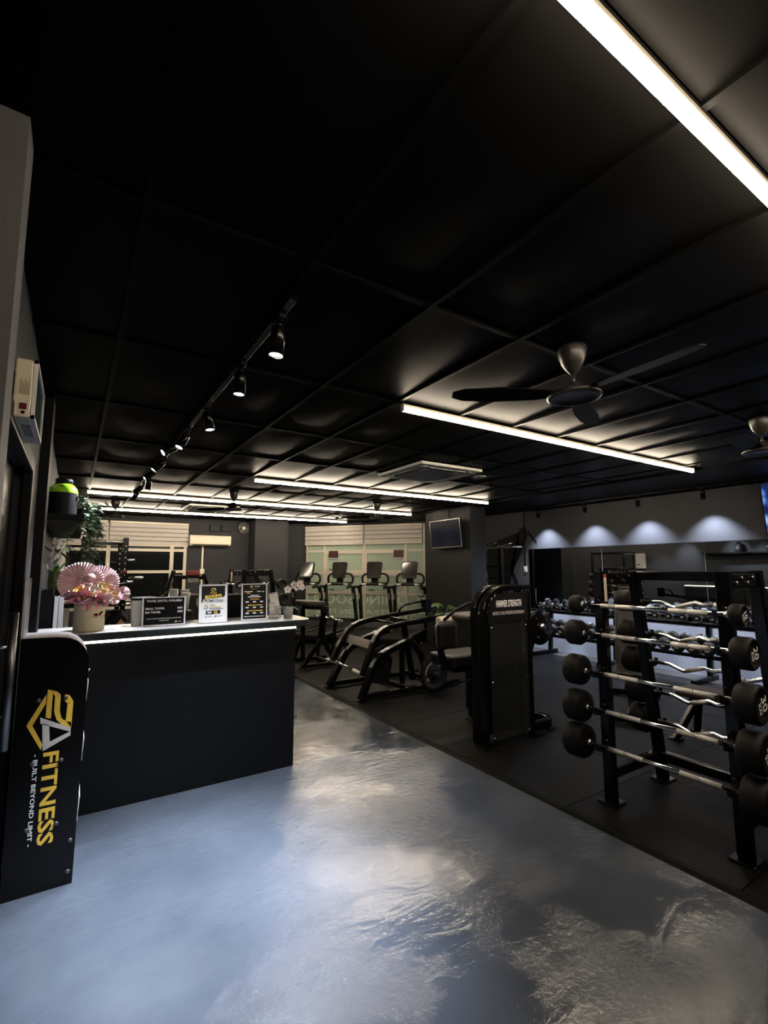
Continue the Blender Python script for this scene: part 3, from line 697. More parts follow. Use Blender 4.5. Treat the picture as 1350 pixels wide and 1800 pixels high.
# ---------------------------------------------------------------- things on the counter
M_SIGNW = mat('sign_white_card', (0.74, 0.73, 0.74), 0.35, vary=0.03)
M_CHAR = mat('charcoal_card', (0.012, 0.012, 0.014), 0.35, spec=0.12, vary=0.2, vscale=6)
def stand_frame(name, label, cx, cy, w, h, yaw, tilt, face_m, frame_m=M_SIGNW, foot=True):
    """upright card stand; returns (thing, matrix, put-local function). local x across, y up the card, z out of the card"""
    t = thing(name, label, 'sign', (cx, cy, CT), 'card stands on the counter')
    Rz = Matrix.Rotation(yaw, 4, 'Z'); Rx = Matrix.Rotation(PI / 2 - tilt, 4, 'X')
    M = Matrix.Translation((cx, cy, CT + 0.004)) @ Rz @ Rx
    def lb(mb, x0, x1, y0, y1, z0, z1):
        vs = [M @ Vector((x, y, z)) for z in (z0, z1) for y in (y0, y1) for x in (x0, x1)]
        return mb.add(vs, [(0, 2, 3, 1), (4, 5, 7, 6), (0, 1, 5, 4), (2, 6, 7, 3), (0, 4, 6, 2), (1, 3, 7, 5)])
    obj('card', lb(MB(), -w / 2, w / 2, 0, h, -0.004, 0), face_m, t)
    f = 0.008; fb = MB()
    lb(fb, -w / 2 - .002, -w / 2 + f, 0, h, -.0045, .003); lb(fb, w / 2 - f, w / 2 + .002, 0, h, -.0045, .003)
    lb(fb, -w / 2 + f, w / 2 - f, 0, f, -.0045, .003); lb(fb, -w / 2 + f, w / 2 - f, h - f, h, -.0045, .003)
    obj('frame', fb, frame_m, t)
    ft = MB(); ft.prism([(0, 0.001), (0.07, 0.001), (0.07, 0.004), (0.0, 0.007)], lambda a, b, q: tuple(Vector((cx, cy, CT)) + (Rz @ Vector((q, a, b)).to_4d()).to_3d()), -w / 2 + .01, w / 2 - .01)
    obj('foot', ft, frame_m, t)
    def wr(s, size, x, y, m, align='CENTER', bold=0.0, width=None, shear=0.0):
        X = (M.to_3x3() @ Vector((1, 0, 0))); Y = (M.to_3x3() @ Vector((0, 1, 0)))
        return text('lettering', s, size, M @ Vector((x, y, 0.0032)), X, Y, m, t, bold=bold, align=align, ext=0.0002, width=width, shear=shear)
    def patch(nm, x0, x1, y0, y1, m, z=0.0008): return obj(nm, lb(MB(), x0, x1, y0, y1, 0.0002, z), m, t)
    def poly(nm, pts, m, z=0.0030): 
        return obj(nm, MB().prism(pts, lambda a, b, q: tuple(M @ Vector((a, b, q))), 0.0004, z), m, t)
    return t, wr, patch, poly
def logo(poly, x, y, s, m=M_GOLD, m2=M_WTEXT):
    poly('logo', [(x - .9 * s, y), (x, y - .55 * s), (x + .9 * s, y), (x + .75 * s, y + .02 * s), (x, y - .38 * s), (x - .75 * s, y + .02 * s)], m)
    poly('logo', [(x - .75 * s, y + .1 * s), (x - .05 * s, y + .1 * s), (x - .25 * s, y + .3 * s), (x + .05 * s, y + .55 * s), (x - .1 * s, y + .7 * s), (x - .6 * s, y + .7 * s), (x - .5 * s, y + .55 * s), (x - .2 * s, y + .52 * s)], m)
    poly('logo', [(x + .0 * s, y + .1 * s), (x + .25 * s, y + .7 * s), (x + .42 * s, y + .7 * s), (x + .85 * s, y + .1 * s), (x + .6 * s, y + .1 * s), (x + .34 * s, y + .5 * s), (x + .2 * s, y + .1 * s)], m2)

t, W, P_, PL = stand_frame('towel_rental_sign', 'black towel rental sign with white lettering and prices', 0.592, 3.975, 0.297, 0.212, 0.0, 0.06, M_BPRINT)
W('TOWEL RENTAL AVAILABLE', 0.022, 0, 0.175, M_WTEXT, bold=0.0006, width=0.245)
W('SMALL TOWEL', 0.020, -0.130, 0.120, M_WTEXT, 'LEFT', 0.0005); W('RM1', 0.020, 0.130, 0.120, M_WTEXT, 'RIGHT', 0.0005)
W('BIG TOWEL', 0.020, -0.130, 0.093, M_WTEXT, 'LEFT', 0.0005); W('RM2', 0.020, 0.130, 0.093, M_WTEXT, 'RIGHT', 0.0005)
W('PLEASE RETURN RENTED TOWELS AFTER USE.', 0.011, 0, 0.049, M_WTEXT, width=0.24); W('THANK YOU!', 0.011, 0, 0.033, M_WTEXT)
logo(PL, 0.083, 0.022, 0.012); W('FITNESS', 0.007, 0.098, 0.022, M_WTEXT, 'LEFT')

M_YEL = mat('yellow_print', (0.85, 0.62, 0.10), 0.5, vary=0.05)
t, W, P_, PL = stand_frame('walk_in_promotion_stand', 'white walk-in promotion stand with yellow banner and price', 0.950, 3.975, 0.212, 0.297, -0.04, 0.10, M_SIGNW)
PL('dark_header', [(-0.090, 0.150), (-0.070, 0.178), (0.075, 0.195), (0.090, 0.205), (0.090, 0.285), (-0.090, 0.285)], M_CHAR, 0.001)
logo(PL, 0, 0.252, 0.026); W('FITNESS', 0.014, 0, 0.225, M_GOLD, bold=.0003)
PL('yellow_banner', [(-0.062, 0.185), (0.062, 0.193), (0.062, 0.219), (-0.062, 0.211)], M_YEL, 0.0022)
W('WALK-IN', 0.028, 0, 0.193, M_BPRINT, bold=.0008, width=0.108, shear=.15)
PL('white_banner', [(-0.078, 0.152), (0.078, 0.160), (0.078, 0.187), (-0.078, 0.180)], M_SIGNW, 0.0020)
W('PROMOTION', 0.026, 0, 0.160, M_CHAR, bold=.0004, width=0.145, shear=.15)
M_GR = mat('grey_print', (0.22, 0.22, 0.24), 0.5, vary=0.1); M_GB = mat('blue_print', (0.16, 0.24, 0.52), 0.5, vary=0.1); M_GRD = mat('red_print', (0.5, 0.16, 0.13), 0.5, vary=0.1); M_GGN = mat('green_print', (0.15, 0.36, 0.18), 0.5, vary=0.1)
def gseg(a0, a1, m):
    o_ = [(-.055 + .017 * math.cos(math.radians(a)), .122 + .017 * math.sin(math.radians(a))) for a in range(a0, a1 + 1, 15)]
    i_ = [(-.055 + .0115 * math.cos(math.radians(a)), .122 + .0115 * math.sin(math.radians(a))) for a in range(a1, a0 - 1, -15)]
    PL('circle_logo', o_ + i_, m)
gseg(45, 150, M_GRD); gseg(150, 210, M_YEL); gseg(210, 315, M_GGN); gseg(315, 360, M_GB)
PL('circle_logo', [(-.055, .119), (-.038, .119), (-.038, .125), (-.055, .125)], M_GB)
for y_, x1_, m__ in ((.134, .015, M_GR), (.124, .075, M_YEL), (.112, .060, M_GR), (.103, .080, M_GR)): P_('small_print', -.028, x1_, y_ - .003, y_ + .003, m__, .0012)
PL('price_box', [(-.055, .064), (.055, .067), (.055, .094), (-.055, .091)], M_CHAR, .0022)
W('RM', 0.022, -0.044, 0.070, M_WTEXT, 'LEFT', .0006); W('10', 0.030, 0.002, 0.068, M_YEL, 'LEFT', .0008)
P_('small_print', -.042, -.012, .046, .051, M_GR, .0012); P_('small_print', .032, .066, .046, .051, M_GR, .0012)
PL('icon', [(-.058, .044), (-.048, .044), (-.053, .054)], M_CHAR); PL('icon', [(.014, .045), (.020, .043), (.026, .045), (.026, .052), (.014, .052)], M_CHAR)

t, W, P_, PL = stand_frame('price_list_stand', 'dark price list in a white frame with rows of prices', 1.285, 3.985, 0.212, 0.297, -0.03, 0.08, M_CHAR)
logo(PL, -0.028, 0.268, 0.018); W('FITNESS', 0.013, 0.0, 0.268, M_WTEXT, 'LEFT', .0003)
W('PRICE LIST', 0.010, 0, 0.248, M_GOLD)
for x0_, x1_, y_, m__ in ((-.085, -.015, .231, M_WTEXT), (-.065, -.035, .218, M_GOLD), (.022, .052, .231, M_WTEXT), (.060, .082, .229, M_WTEXT), (-.035, .035, .199, M_WTEXT), (-.055, .055, .187, M_WTEXT), (-.035, .040, .168, M_GOLD), (-.055, .065, .120, M_GOLD), (-.060, .070, .074, M_GOLD)):
    P_('small_print', x0_, x1_, y_ - .0035, y_ + .0035, m__, .0012)
for y in (.147, .101, .055):
    for x in (-.06, 0, .06): P_('price_print', x - .013, x + .013, y - .005, y + .005, M_WTEXT, .0012)
P_('footer_line', -.085, .085, .026, .030, M_WTEXT, .0012)

# white bin with dark lid
t = thing('storage_bin', 'white tapered bin with dark lid behind the towel rental sign', 'bin', (0.45, 4.05, CT))
rb = lambda s, z: [(0.465 + (x - .0) * s, 4.115 + y * s, CT + z) for x, y in rrect(-.085, .085, -.06, .06, .02, 3)]
a_, b_ = rb(0.88, 0.001), rb(1.0, 0.19); n_ = len(a_)
obj('body', MB().add(a_ + b_, [(i, (i + 1) % n_, n_ + (i + 1) % n_, n_ + i) for i in range(n_)] + [tuple(range(n_)), tuple(range(n_, 2 * n_))]), M_WHITE, t)
obj('lid', MB().add(rb(1.06, 0.1905) + rb(1.06, 0.207) + rb(.9, .213), [(i, (i + 1) % n_, n_ + (i + 1) % n_, n_ + i) for i in range(n_)] + [(n_ + i, n_ + (i + 1) % n_, 2 * n_ + (i + 1) % n_, 2 * n_ + i) for i in range(n_)] + [tuple(range(n_)), tuple(range(2 * n_, 3 * n_))]), M_BLACKM, t)

# orchid
M_POT = mat('pale_grey_ceramic', (0.42, 0.45, 0.43), 0.25, vary=0.1, vscale=6)
M_LEAFB = mat('orchid_leaf', (0.10, 0.19, 0.13), 0.35, vary=0.25, vscale=20)
M_STEM = mat('green_stem', (0.06, 0.10, 0.03), 0.5, vary=0.2)
M_PETW = mat('orchid_petal', (0.74, 0.66, 0.64), 0.5, vary=0.12, vscale=40)
M_PETP = mat('orchid_lip', (0.62, 0.20, 0.16), 0.5, vary=0.2)
def leaf(mb, base, tip, w, droop=0.0, n=6, fold=0.25):
    base, tip = Vector(base), Vector(tip); d = tip - base; sd = d.cross(Vector((0, 0, 1)))
    if sd.length < 1e-4: sd = Vector((1, 0, 0))
    sd.normalize(); vs = []; fs = []
    up = sd.cross(d).normalized()
    for i in range(n + 1):
        s = i / n; c = base + d * s + Vector((0, 0, -droop * (s * s) + droop * .5 * math.sin(PI * s)))
        ww = w * math.sin(PI * min(1, (0.08 + 0.92 * s)) ** 0.8) if i < n else 0.0
        vs += [c - sd * ww / 2 + up * ww * fold, c, c + sd * ww / 2 + up * ww * fold]
    for i in range(n):
        for k in (0, 1): fs.append((i * 3 + k, i * 3 + k + 1, (i + 1) * 3 + k + 1, (i + 1) * 3 + k))
    return mb.add(vs, fs, True)
def petal(mb, c, u, v, nrm, L, w, cup=0.2, n=5):
    """rounded petal from c along u, width along v"""
    c, u, v, nrm = Vector(c), Vector(u).normalized(), Vector(v).normalized(), Vector(nrm).normalized(); vs = []; fs = []
    for i in range(n + 1):
        s = i / n; ww = w * math.sin(PI * (0.12 + 0.80 * s)) ** 0.7
        for q in (-1, -.5, 0, .5, 1): vs.append(c + u * L * s + v * ww * q / 2 + nrm * (cup * L * (s * s) * .5 + cup * ww * abs(q) * .5))
    for i in range(n):
        for k in range(4): fs.append((i * 5 + k, i * 5 + k + 1, (i + 1) * 5 + k + 1, (i + 1) * 5 + k))
    return mb.add(vs, fs, True)
ox, oy = 1.585, 4.00
t = thing('potted_orchid', 'white orchid in a pale grey pot at the end of the counter', 'potted plant', (ox, oy, CT))
obj('pot', MB().lathe([(0.036, 0.001), (0.047, 0.085), (0.050, 0.094), (0.046, 0.094), (0.043, 0.08), (0, 0.08)], (ox, oy, CT), n=22), M_POT, t)
for k, (a, L) in enumerate(((2.9, .11), (0.2, .13), (-.7, .10), (2.0, .09), (-2.4, .10))):
    obj('leaf', leaf(MB(), (ox, oy, CT + .085), (ox + L * math.cos(a), oy + L * math.sin(a), CT + .075), .042, 0.02), M_LEAFB, t)
stem = [(ox, oy, CT + .08), (ox + .005, oy, CT + .16), (ox + .005, oy - .005, CT + .23), (ox + .025, oy - .01, CT + .28), (ox + .065, oy - .015, CT + .30), (ox + .10, oy - .02, CT + .295)]
obj('stem', MB().tube(stem, 0.0028, 6), M_STEM, t)
for i, (fx, fz, s_) in enumerate(((-0.020, 0.245, 0.036), (0.035, 0.285, 0.034), (0.060, 0.262, 0.034), (0.085, 0.292, 0.036), (0.105, 0.262, 0.028))):
    c = Vector((ox + fx, oy - .025 - .006 * i, CT + fz)); f = MB()
    for k in range(5):
        a = math.radians(90 + 72 * k + 10 * i); u = Vector((math.cos(a), -.15, math.sin(a))); v = Vector((-math.sin(a), 0, math.cos(a)))
        petal(f, c, u, v, (0, -1, 0), s_, s_ * (1.05 if k in (1, 4) else .75), .25)
    fo = obj('blossom', f, M_PETW, t)
    obj('lip', MB().sphere(c + Vector((0, -.008, -.004)), .006, 8, 6, (1, 1.3, 1.2)), M_PETP, fo)
# clear leaflet holders
for lb, px, py, w, h, th in (('tall clear leaflet holder leaning behind the orchid', 1.545, 4.16, .085, .215, -.20), ('short clear leaflet holder beside the price list stand', 1.47, 4.08, .05, .13, -.05)):
    t = thing('leaflet_holder', lb, 'leaflet holder', (px, py, CT), 'clear leaflet holders on the counter')
    Mx = Matrix.Translation((px, py, CT + .001)) @ Matrix.Rotation(th, 4, 'Y')
    def lb2(x0, x1, y0, y1, z0, z1): return MB().add([Mx @ Vector((x, y, z)) for z in (z0, z1) for y in (y0, y1) for x in (x0, x1)], [(0, 2, 3, 1), (4, 5, 7, 6), (0, 1, 5, 4), (2, 6, 7, 3), (0, 4, 6, 2), (1, 3, 7, 5)])
    obj('back_sheet', lb2(-w / 2, w / 2, 0, .003, .012, h), M_ACR, t)
    obj('leaflet', lb2(-w / 2 + .006, w / 2 - .006, -.004, -.001, .014, h * .93), M_SIGNW, t)
    obj('front_sheet', lb2(-w / 2, w / 2, -.010, -.007, .012, h * .45), M_ACR, t)
    obj('base_plate', MB().box(px - w / 2, px + w / 2, py - .03, py + .03, CT + .0005, CT + .008), M_ACR, t)
M_PINKD = mat('magenta_flower', (0.62, 0.12, 0.36), 0.5, vary=0.25, vscale=60)
t = thing('flower_vase', 'small vase of magenta flowers beside the price list stand', 'vase', (1.50, 4.20, CT))
obj('vase', MB().lathe([(.020, .0005), (.026, .03), (.018, .07), (.022, .08), (.016, .08), (0, .03)], (1.445, 4.20, CT), n=14), M_BLACKM, t)
obj('stem', MB().tube([(1.445, 4.20, CT + .04), (1.447, 4.20, CT + .12), (1.435, 4.2, CT + .17)], .003, 6), M_STEM, t)
fl_ = MB()
for k in range(10):
    a = k * 2.4; c = Vector((1.44 + .014 * math.cos(a) - .002 * k, 4.2 + .012 * math.sin(a), CT + .10 + .008 * k))
    petal(fl_, c, (math.cos(a), math.sin(a), .4), (-math.sin(a), math.cos(a), 0), (0, 0, 1), .020, .016, .3, 3)
obj('blossom', fl_, M_PINKD, t)

# ---------------------------------------------------------------- flower box with paper fans
bxc = Vector((0.112, 4.005, CT))
M_HAT = mat('cream_card_box', (0.55, 0.50, 0.33), 0.5, vary=0.06)
M_FANP = mat('pink_pleated_paper', (0.92, 0.62, 0.67), 0.6, vary=0.18, vscale=12)
M_TISS = mat('pink_tissue', (0.86, 0.28, 0.38), 0.55, vary=0.25, vscale=14)
M_ROSEO = mat('peach_rose', (0.92, 0.54, 0.14), 0.55, vary=0.15, vscale=30)
M_ROSEP = mat('blush_rose', (0.92, 0.58, 0.56), 0.55, vary=0.15, vscale=30)
M_ROSEW = mat('ivory_rose', (0.90, 0.80, 0.70), 0.55, vary=0.12, vscale=30)
M_BFLY = mat('dark_red_foil', (0.16, 0.018, 0.014), 0.25, 0.5, vary=0.3, vscale=50)
t = thing('flower_box', 'cream round box of pink and peach roses with pleated paper fans', 'flower arrangement', bxc)
obj('round_box', MB().lathe([(.094, .0005), (.095, .004), (.095, .188), (.092, .19), (.089, .188), (.089, .15), (0, .15)], bxc, n=36), M_HAT, t)
def paper_fan(c, r, nrm, r0, m, nm='paper_fan', pl=44):
    c, nrm = Vector(c), Vector(nrm).normalized(); a = nrm.cross(Vector((0, 0, 1))).normalized(); b = a.cross(nrm); vs = []; N = pl * 2
    for ring, rr in enumerate((r0, r * .55, r)):
        for i in range(N):
            th = 2 * PI * i / N; dz = (0.5 if i % 2 else -0.5) * (0.012 * (0.3 + rr / r))
            vs.append(c + a * rr * math.cos(th) + b * rr * math.sin(th) + nrm * (dz + .03 * rr))
    fs = [(k * N + i, k * N + (i + 1) % N, (k + 1) * N + (i + 1) % N, (k + 1) * N + i) for k in range(2) for i in range(N)]
    return obj(nm, MB().add(vs, fs), m, t)
paper_fan(bxc + Vector((-.063, .03, .335)), .142, (-.12, -1, .18), .012, M_FANP)
paper_fan(bxc + Vector((.052, .045, .325)), .128, (.15, -1, .15), .012, M_FANP)
paper_fan(bxc + Vector((.205, .02, .25)), .05, (.5, -1, .2), .006, M_FANP, pl=26)
obj('fan_centre', MB().lathe([(0, .012), (.028, .010), (.030, 0), (0, 0)], bxc + Vector((-.005, -.005, .365)), (0, -1, .1), 20), mat('pink_glitter', (.66, .42, .42), .35, .3, vary=.4, vscale=200), t)
# tissue ruffles round the rim
tr_ = random.Random(3)
for k in range(22):
    a = -PI * 1.05 + k * (PI * 1.1 / 21) if k < 16 else tr_.uniform(-PI, 0)
    u = Vector((math.cos(a), math.sin(a), tr_.uniform(-.15, .25))); c = bxc + Vector((.075 * math.cos(a), .07 * math.sin(a), .185 + tr_.uniform(0, .05)))
    pm = MB(); petal(pm, c, u, (-math.sin(a), math.cos(a), tr_.uniform(-.6, .6)), (0, 0, 1), tr_.uniform(.06, .10), tr_.uniform(.06, .09), tr_.uniform(-.4, .7), 3)
    obj('tissue_ruffle', pm, M_TISS if k % 3 else M_FANP, t)
for (xa, xb) in ((-.035, -.05), (-.02, -.012), (.02, .035)):
    obj('ribbon_tail', MB().prism([(0, 0), (.016, 0), (.016, .06), (.008, .05), (0, .06)], lambda a, b, h: (bxc.x + xa + a + (xb - xa) * b / .06, bxc.y - .099 - .002 * math.sin(b * 90) - h, bxc.z + .20 - b), 0, .0012), M_TISS, t)
def rose(c, r, m, nrm):
    c, nrm = Vector(c), Vector(nrm).normalized(); a = nrm.cross(Vector((0.1, 0, 1))).normalized(); b = nrm.cross(a); mb = MB()
    for ring, (n, rr, lift) in enumerate(((3, .30, .55), (4, .58, .32), (5, .95, .05))):
        for k in range(n):
            th = 2 * PI * k / n + ring * .6; o_ = a * math.cos(th) + b * math.sin(th); tg = nrm.cross(o_)
            petal(mb, c - nrm * r * .35 + o_ * r * .1, o_ * rr + nrm * (.9 - rr * .45), tg, -o_, r * (0.95), r * (.9 + .35 * rr), -.18, 3)
    mb.sphere(c, r * .28, 6, 4)
    return obj('rose', mb, m, t)
pos = [(-.062, .262, M_ROSEO, .032), (-.018, .232, M_ROSEO, .030), (.045, .222, M_ROSEP, .035), (.005, .272, M_ROSEW, .028), (-.03, .292, M_ROSEP, .026), (.035, .265, M_ROSEW, .028), (.075, .290, M_ROSEO, .028), (.065, .252, M_ROSEO, .026), (.105, .262, M_ROSEP, .028), (.125, .232, M_ROSEO, .025), (.10, .215, M_ROSEW, .032), (.145, .262, M_ROSEP, .024), (.015, .305, M_ROSEP, .024), (.05, .298, M_ROSEW, .026), (-.05, .225, M_ROSEP, .026), (.012, .205, M_ROSEW, .026), (.085, .205, M_ROSEP, .024), (.135, .205, M_ROSEP, .026)]
for dx, dz, m, r in pos:
    rose(bxc + Vector((dx * 1.05, -.075 - .02 * math.cos(dx * 12) + (dz - .2) * .5 , dz + .006)), r * 1.35, m, (dx * 2.5, -1, .35 + (dz - .24) * 3))
def butterfly(c, s, nm='butterfly'):
    mb = MB()
    for q in (-1, 1):
        mb.prism([(0, 0), (q * s * .5, s * .55), (q * s, s * .5), (q * s * .8, 0), (q * s * .55, -.12 * s), (q * s * .6, -.45 * s), (q * s * .2, -.4 * s)], lambda a, b, h: (c[0] + a, c[1] - abs(a) * .5 - h, c[2] + b + a * .35), 0, .0008)
    return obj(nm, mb, M_BFLY, t)
butterfly((bxc.x + .05, bxc.y - .097, bxc.z + .115), .028)
butterfly((bxc.x + .105, bxc.y - .06, bxc.z + .10), .022)
M_WLEAF = mat('white_feather_leaf', (0.80, 0.78, 0.74), .5, vary=.05)
for dx, dz, ux, uz in ((.165, .315, .05, .012), (.205, .245, .05, -.004), (.09, .31, .06, -.002)):
    lf = MB(); leaf(lf, bxc + Vector((dx, -.03, dz)), bxc + Vector((dx + ux, -.04, dz + uz)), .022, .0); obj('feather_leaf', lf, M_WLEAF, t)

# ---------------------------------------------------------------- acrylic leaflet stand with the gym logo
M_STW = mat('pearl_acrylic', (0.62, 0.56, 0.57), 0.3, vary=0.05)
M_STB = mat('gloss_black_acrylic', (0.003, 0.0026, 0.0026), 0.25, spec=0.3, vary=0.1)
prof = [(-0.205, 0.0), (0.088, 0.0), (0.100, 1.09)] + [(0.097, 1.13), (0.078, 1.175), (0.045, 1.212), (0.005, 1.232), (-0.05, 1.24), (-0.205, 1.243)]
t = thing('logo_leaflet_stand', 'tall black floor stand with gold gym logo beside the side door', 'display stand', (-0.05, 3.2, 0))
obj('front_panel', MB().prism(prof, XZ(3.10), 0, 0.012), M_STB, t)
pin = [(a * 1.0 - (0.006 if a > -.1 else 0), b - (0.0 if b < .01 else .004)) for a, b in prof]
obj('body', MB().prism(pin, XZ(3.113), 0, 0.31), M_STW, t)
obj('side_sheet', MB().box(-0.205, -0.198, 3.113, 3.43, 1.243, 1.545), M_ACR, t)
obj('side_sheet_edge', MB().box(-0.206, -0.197, 3.108, 3.1125, 1.243, 1.545), M_STW, t)
def fr(pts, nm, m, d=0.0012): return obj(nm, MB().prism(pts, XZ(3.0988 - d + .0012), 0, d), m, t)
for k, v in dict(a=[(-0.075, 0.978), (-0.052, 0.97), (-0.053, 0.83), (-0.076, 0.839)], b=[(-0.061, 0.974), (-0.032, 0.961), (-0.017, 0.943), (-0.017, 0.863), (-0.006, 0.823), (0.013, 0.807), (0.037, 0.798), (0.038, 0.771), (-0.004, 0.792), (-0.028, 0.82), (-0.041, 0.862), (-0.042, 0.94)], d=[(0.015, 0.899), (0.04, 0.904), (0.039, 0.771), (0.012, 0.809)], e=[(-0.006, 0.919), (0.002, 0.943), (0.022, 0.936), (0.04, 0.904), (0.015, 0.895)], f=[(-0.08, 0.954), (-0.079, 0.909), (-0.129, 0.808), (-0.081, 0.708), (-0.086, 0.681), (-0.154, 0.811)]).items(): fr(v, 'logo', M_GOLD)
for v in ([(-0.099, 0.843), (0.037, 0.77), (0.037, 0.75), (-0.095, 0.812)], [(0.037, 0.752), (0.038, 0.732), (-0.077, 0.675), (-0.081, 0.704)], [(-0.088, 0.814), (-0.058, 0.798), (-0.051, 0.718), (-0.08, 0.702)]): fr(v, 'logo', M_SILV)
text('lettering', 'FITNESS', 0.092, (-0.072, 3.0985, 0.672), (0, 0, -1), (1, 0, 0), M_GOLD, t, bold=0.0022, width=0.445)
text('lettering', '- BUILT BEYOND LIMIT -', 0.026, (-0.114, 3.0985, 0.665), (0, 0, -1), (1, 0, 0), M_WTEXT, t, bold=0.0004, width=0.435)
for a, b in [(-0.111, 0.928), (0.004, 0.926), (0.004, 0.616), (-0.118, 0.62), (0.002, 0.309), (-0.121, 0.308), (0.068, 0.211), (0.066, 0.063)]:
    obj('standoff_cap', MB().lathe([(0.011, 0), (0.011, 0.006), (0.008, 0.009), (0, 0.009)], (a, 3.0995, b), (0, -1, 0), 14), mat('dark_standoff', (0.10, 0.10, 0.11), 0.25, 0.6, vary=0.2), t)
for z0, z1, x in ((0.885, 0.985, .0935), (0.577, 0.694, .0905), (0.277, 0.404, .088)):
    obj('leaflet_pocket', MB().prism([(0, z0), (.004, z0), (.012, z1), (.009, z1), (0.0, z0 + .02)], lambda a, b, h: (x + a, h, b), 3.13, 3.40), M_ACR, t)
    obj('leaflet', MB().prism([(.004, z0 + .004), (.006, z0 + .004), (.0095, z1 + .010), (.0075, z1 + .010)], lambda a, b, h: (x + a, h, b), 3.135, 3.395), M_SIGNW, t)
obj('side_bolts_upper', MB().cyl((.0945, 3.15, 1.05), (.108, 3.15, 1.05), .008, 10), M_CHROME, t)

# ---------------------------------------------------------------- left wall: back cabinet, folders, shelf, tubs, trailing plant
bc = thing('wall_cabinet', 'dark low cabinet along the charcoal wall behind the counter', 'cabinet', (-.05, 6.0, 0))
obj('body', MB().box(-.235, -.04, 4.36, 7.5, 0, 1.04), M_CTRP, bc)
obj('cabinet_top', MB().box(-.238, -.015, 4.34, 7.55, 1.0405, 1.08), M_CTRE, bc, .004)
for k in range(4): obj('door', MB().box(-.0395, -.022, 4.40 + k * .77, 5.14 + k * .77, .06, .98), M_CTRP, bc, .004)
obj('light_strip', MB().box(-.0395, -.032, 4.45, 7.5, 1.022, 1.036), M_STRIP, bc)
CB = 1.0805
M_BLUE = mat('pale_blue_folder', (.34, .38, .48), .4, vary=.1); M_PAPER = mat('plain_paper', (.62, .62, .63), .7, vary=.06)
def folder(lb, x0, x1, y, z1, m, m2, lean=0):
    f = thing('folder', lb, 'folder', ((x0 + x1) / 2, y, CB), 'folders standing on the wall cabinet')
    obj('cover', MB().box(x0, x0 + .004, y, y + .22, CB, z1).box(x1 - .004, x1, y, y + .22, CB, z1).box(x0 + .004, x1 - .004, y, y + .004, CB, z1), m, f)
    obj('pages', MB().box(x0 + .006, x1 - .006, y + .008, y + .216, CB + .004, z1 - .012), m2, f)
folder('pale blue box file nearest the charcoal wall', -.232, -.196, 4.42, 1.44, M_BLUE, M_PAPER)
folder('black box file between pale files', -.190, -.118, 4.42, 1.44, M_BLACKM, M_PAPER)
folder('white striped file with blue edge beside the black file', -.108, -.082, 4.42, 1.39, M_SIGNW, M_BLUE)
folder('white striped file nearest the flower box', -.078, -.050, 4.42, 1.385, M_PAPER, M_SIGNW)
M_GLV = mat('green_glass', (.10, .14, .05), .1, vary=.3, alpha=.75)
t = thing('lily_vase', 'green glass vase with white buds and bright leaf behind the pink fans', 'vase', (-.13, 4.85, CB))
obj('stand', MB().box(-.19, -.07, 4.79, 4.91, CB, 1.43), M_BLACKM, t, .004)
obj('vase', MB().lathe([(.040, 0), (.046, .05), (.042, .14), (.046, .15), (.040, .15), (.036, .06), (0, .02)], (-.13, 4.85, 1.4305), n=18), M_GLV, t)
M_GLEAF = mat('bright_green_leaf', (.16, .38, .05), .4, vary=.25, vscale=30)
for k, (a, L, h_) in enumerate(((.2, .10, .24), (1.3, .07, .2), (2.8, .09, .19), (-.6, .09, .2))):
    obj('leaf', leaf(MB(), (-.13, 4.85, 1.55), (-.13 + L * math.cos(a), 4.85 + L * math.sin(a), 1.44 + h_), .04, .0), M_GLEAF, t)
for k, (dx, dz) in enumerate(((-.01, .25), (.01, .22), (-.05, .18), (-.085, .13))):
    obj('bud', MB().lathe([(0, 0), (.010, .012), (.012, .03), (.004, .055), (0, .06)], (-.13 + dx, 4.82, 1.40 + dz), (dx * 4, 0, 1), 10), M_WLEAF, t)

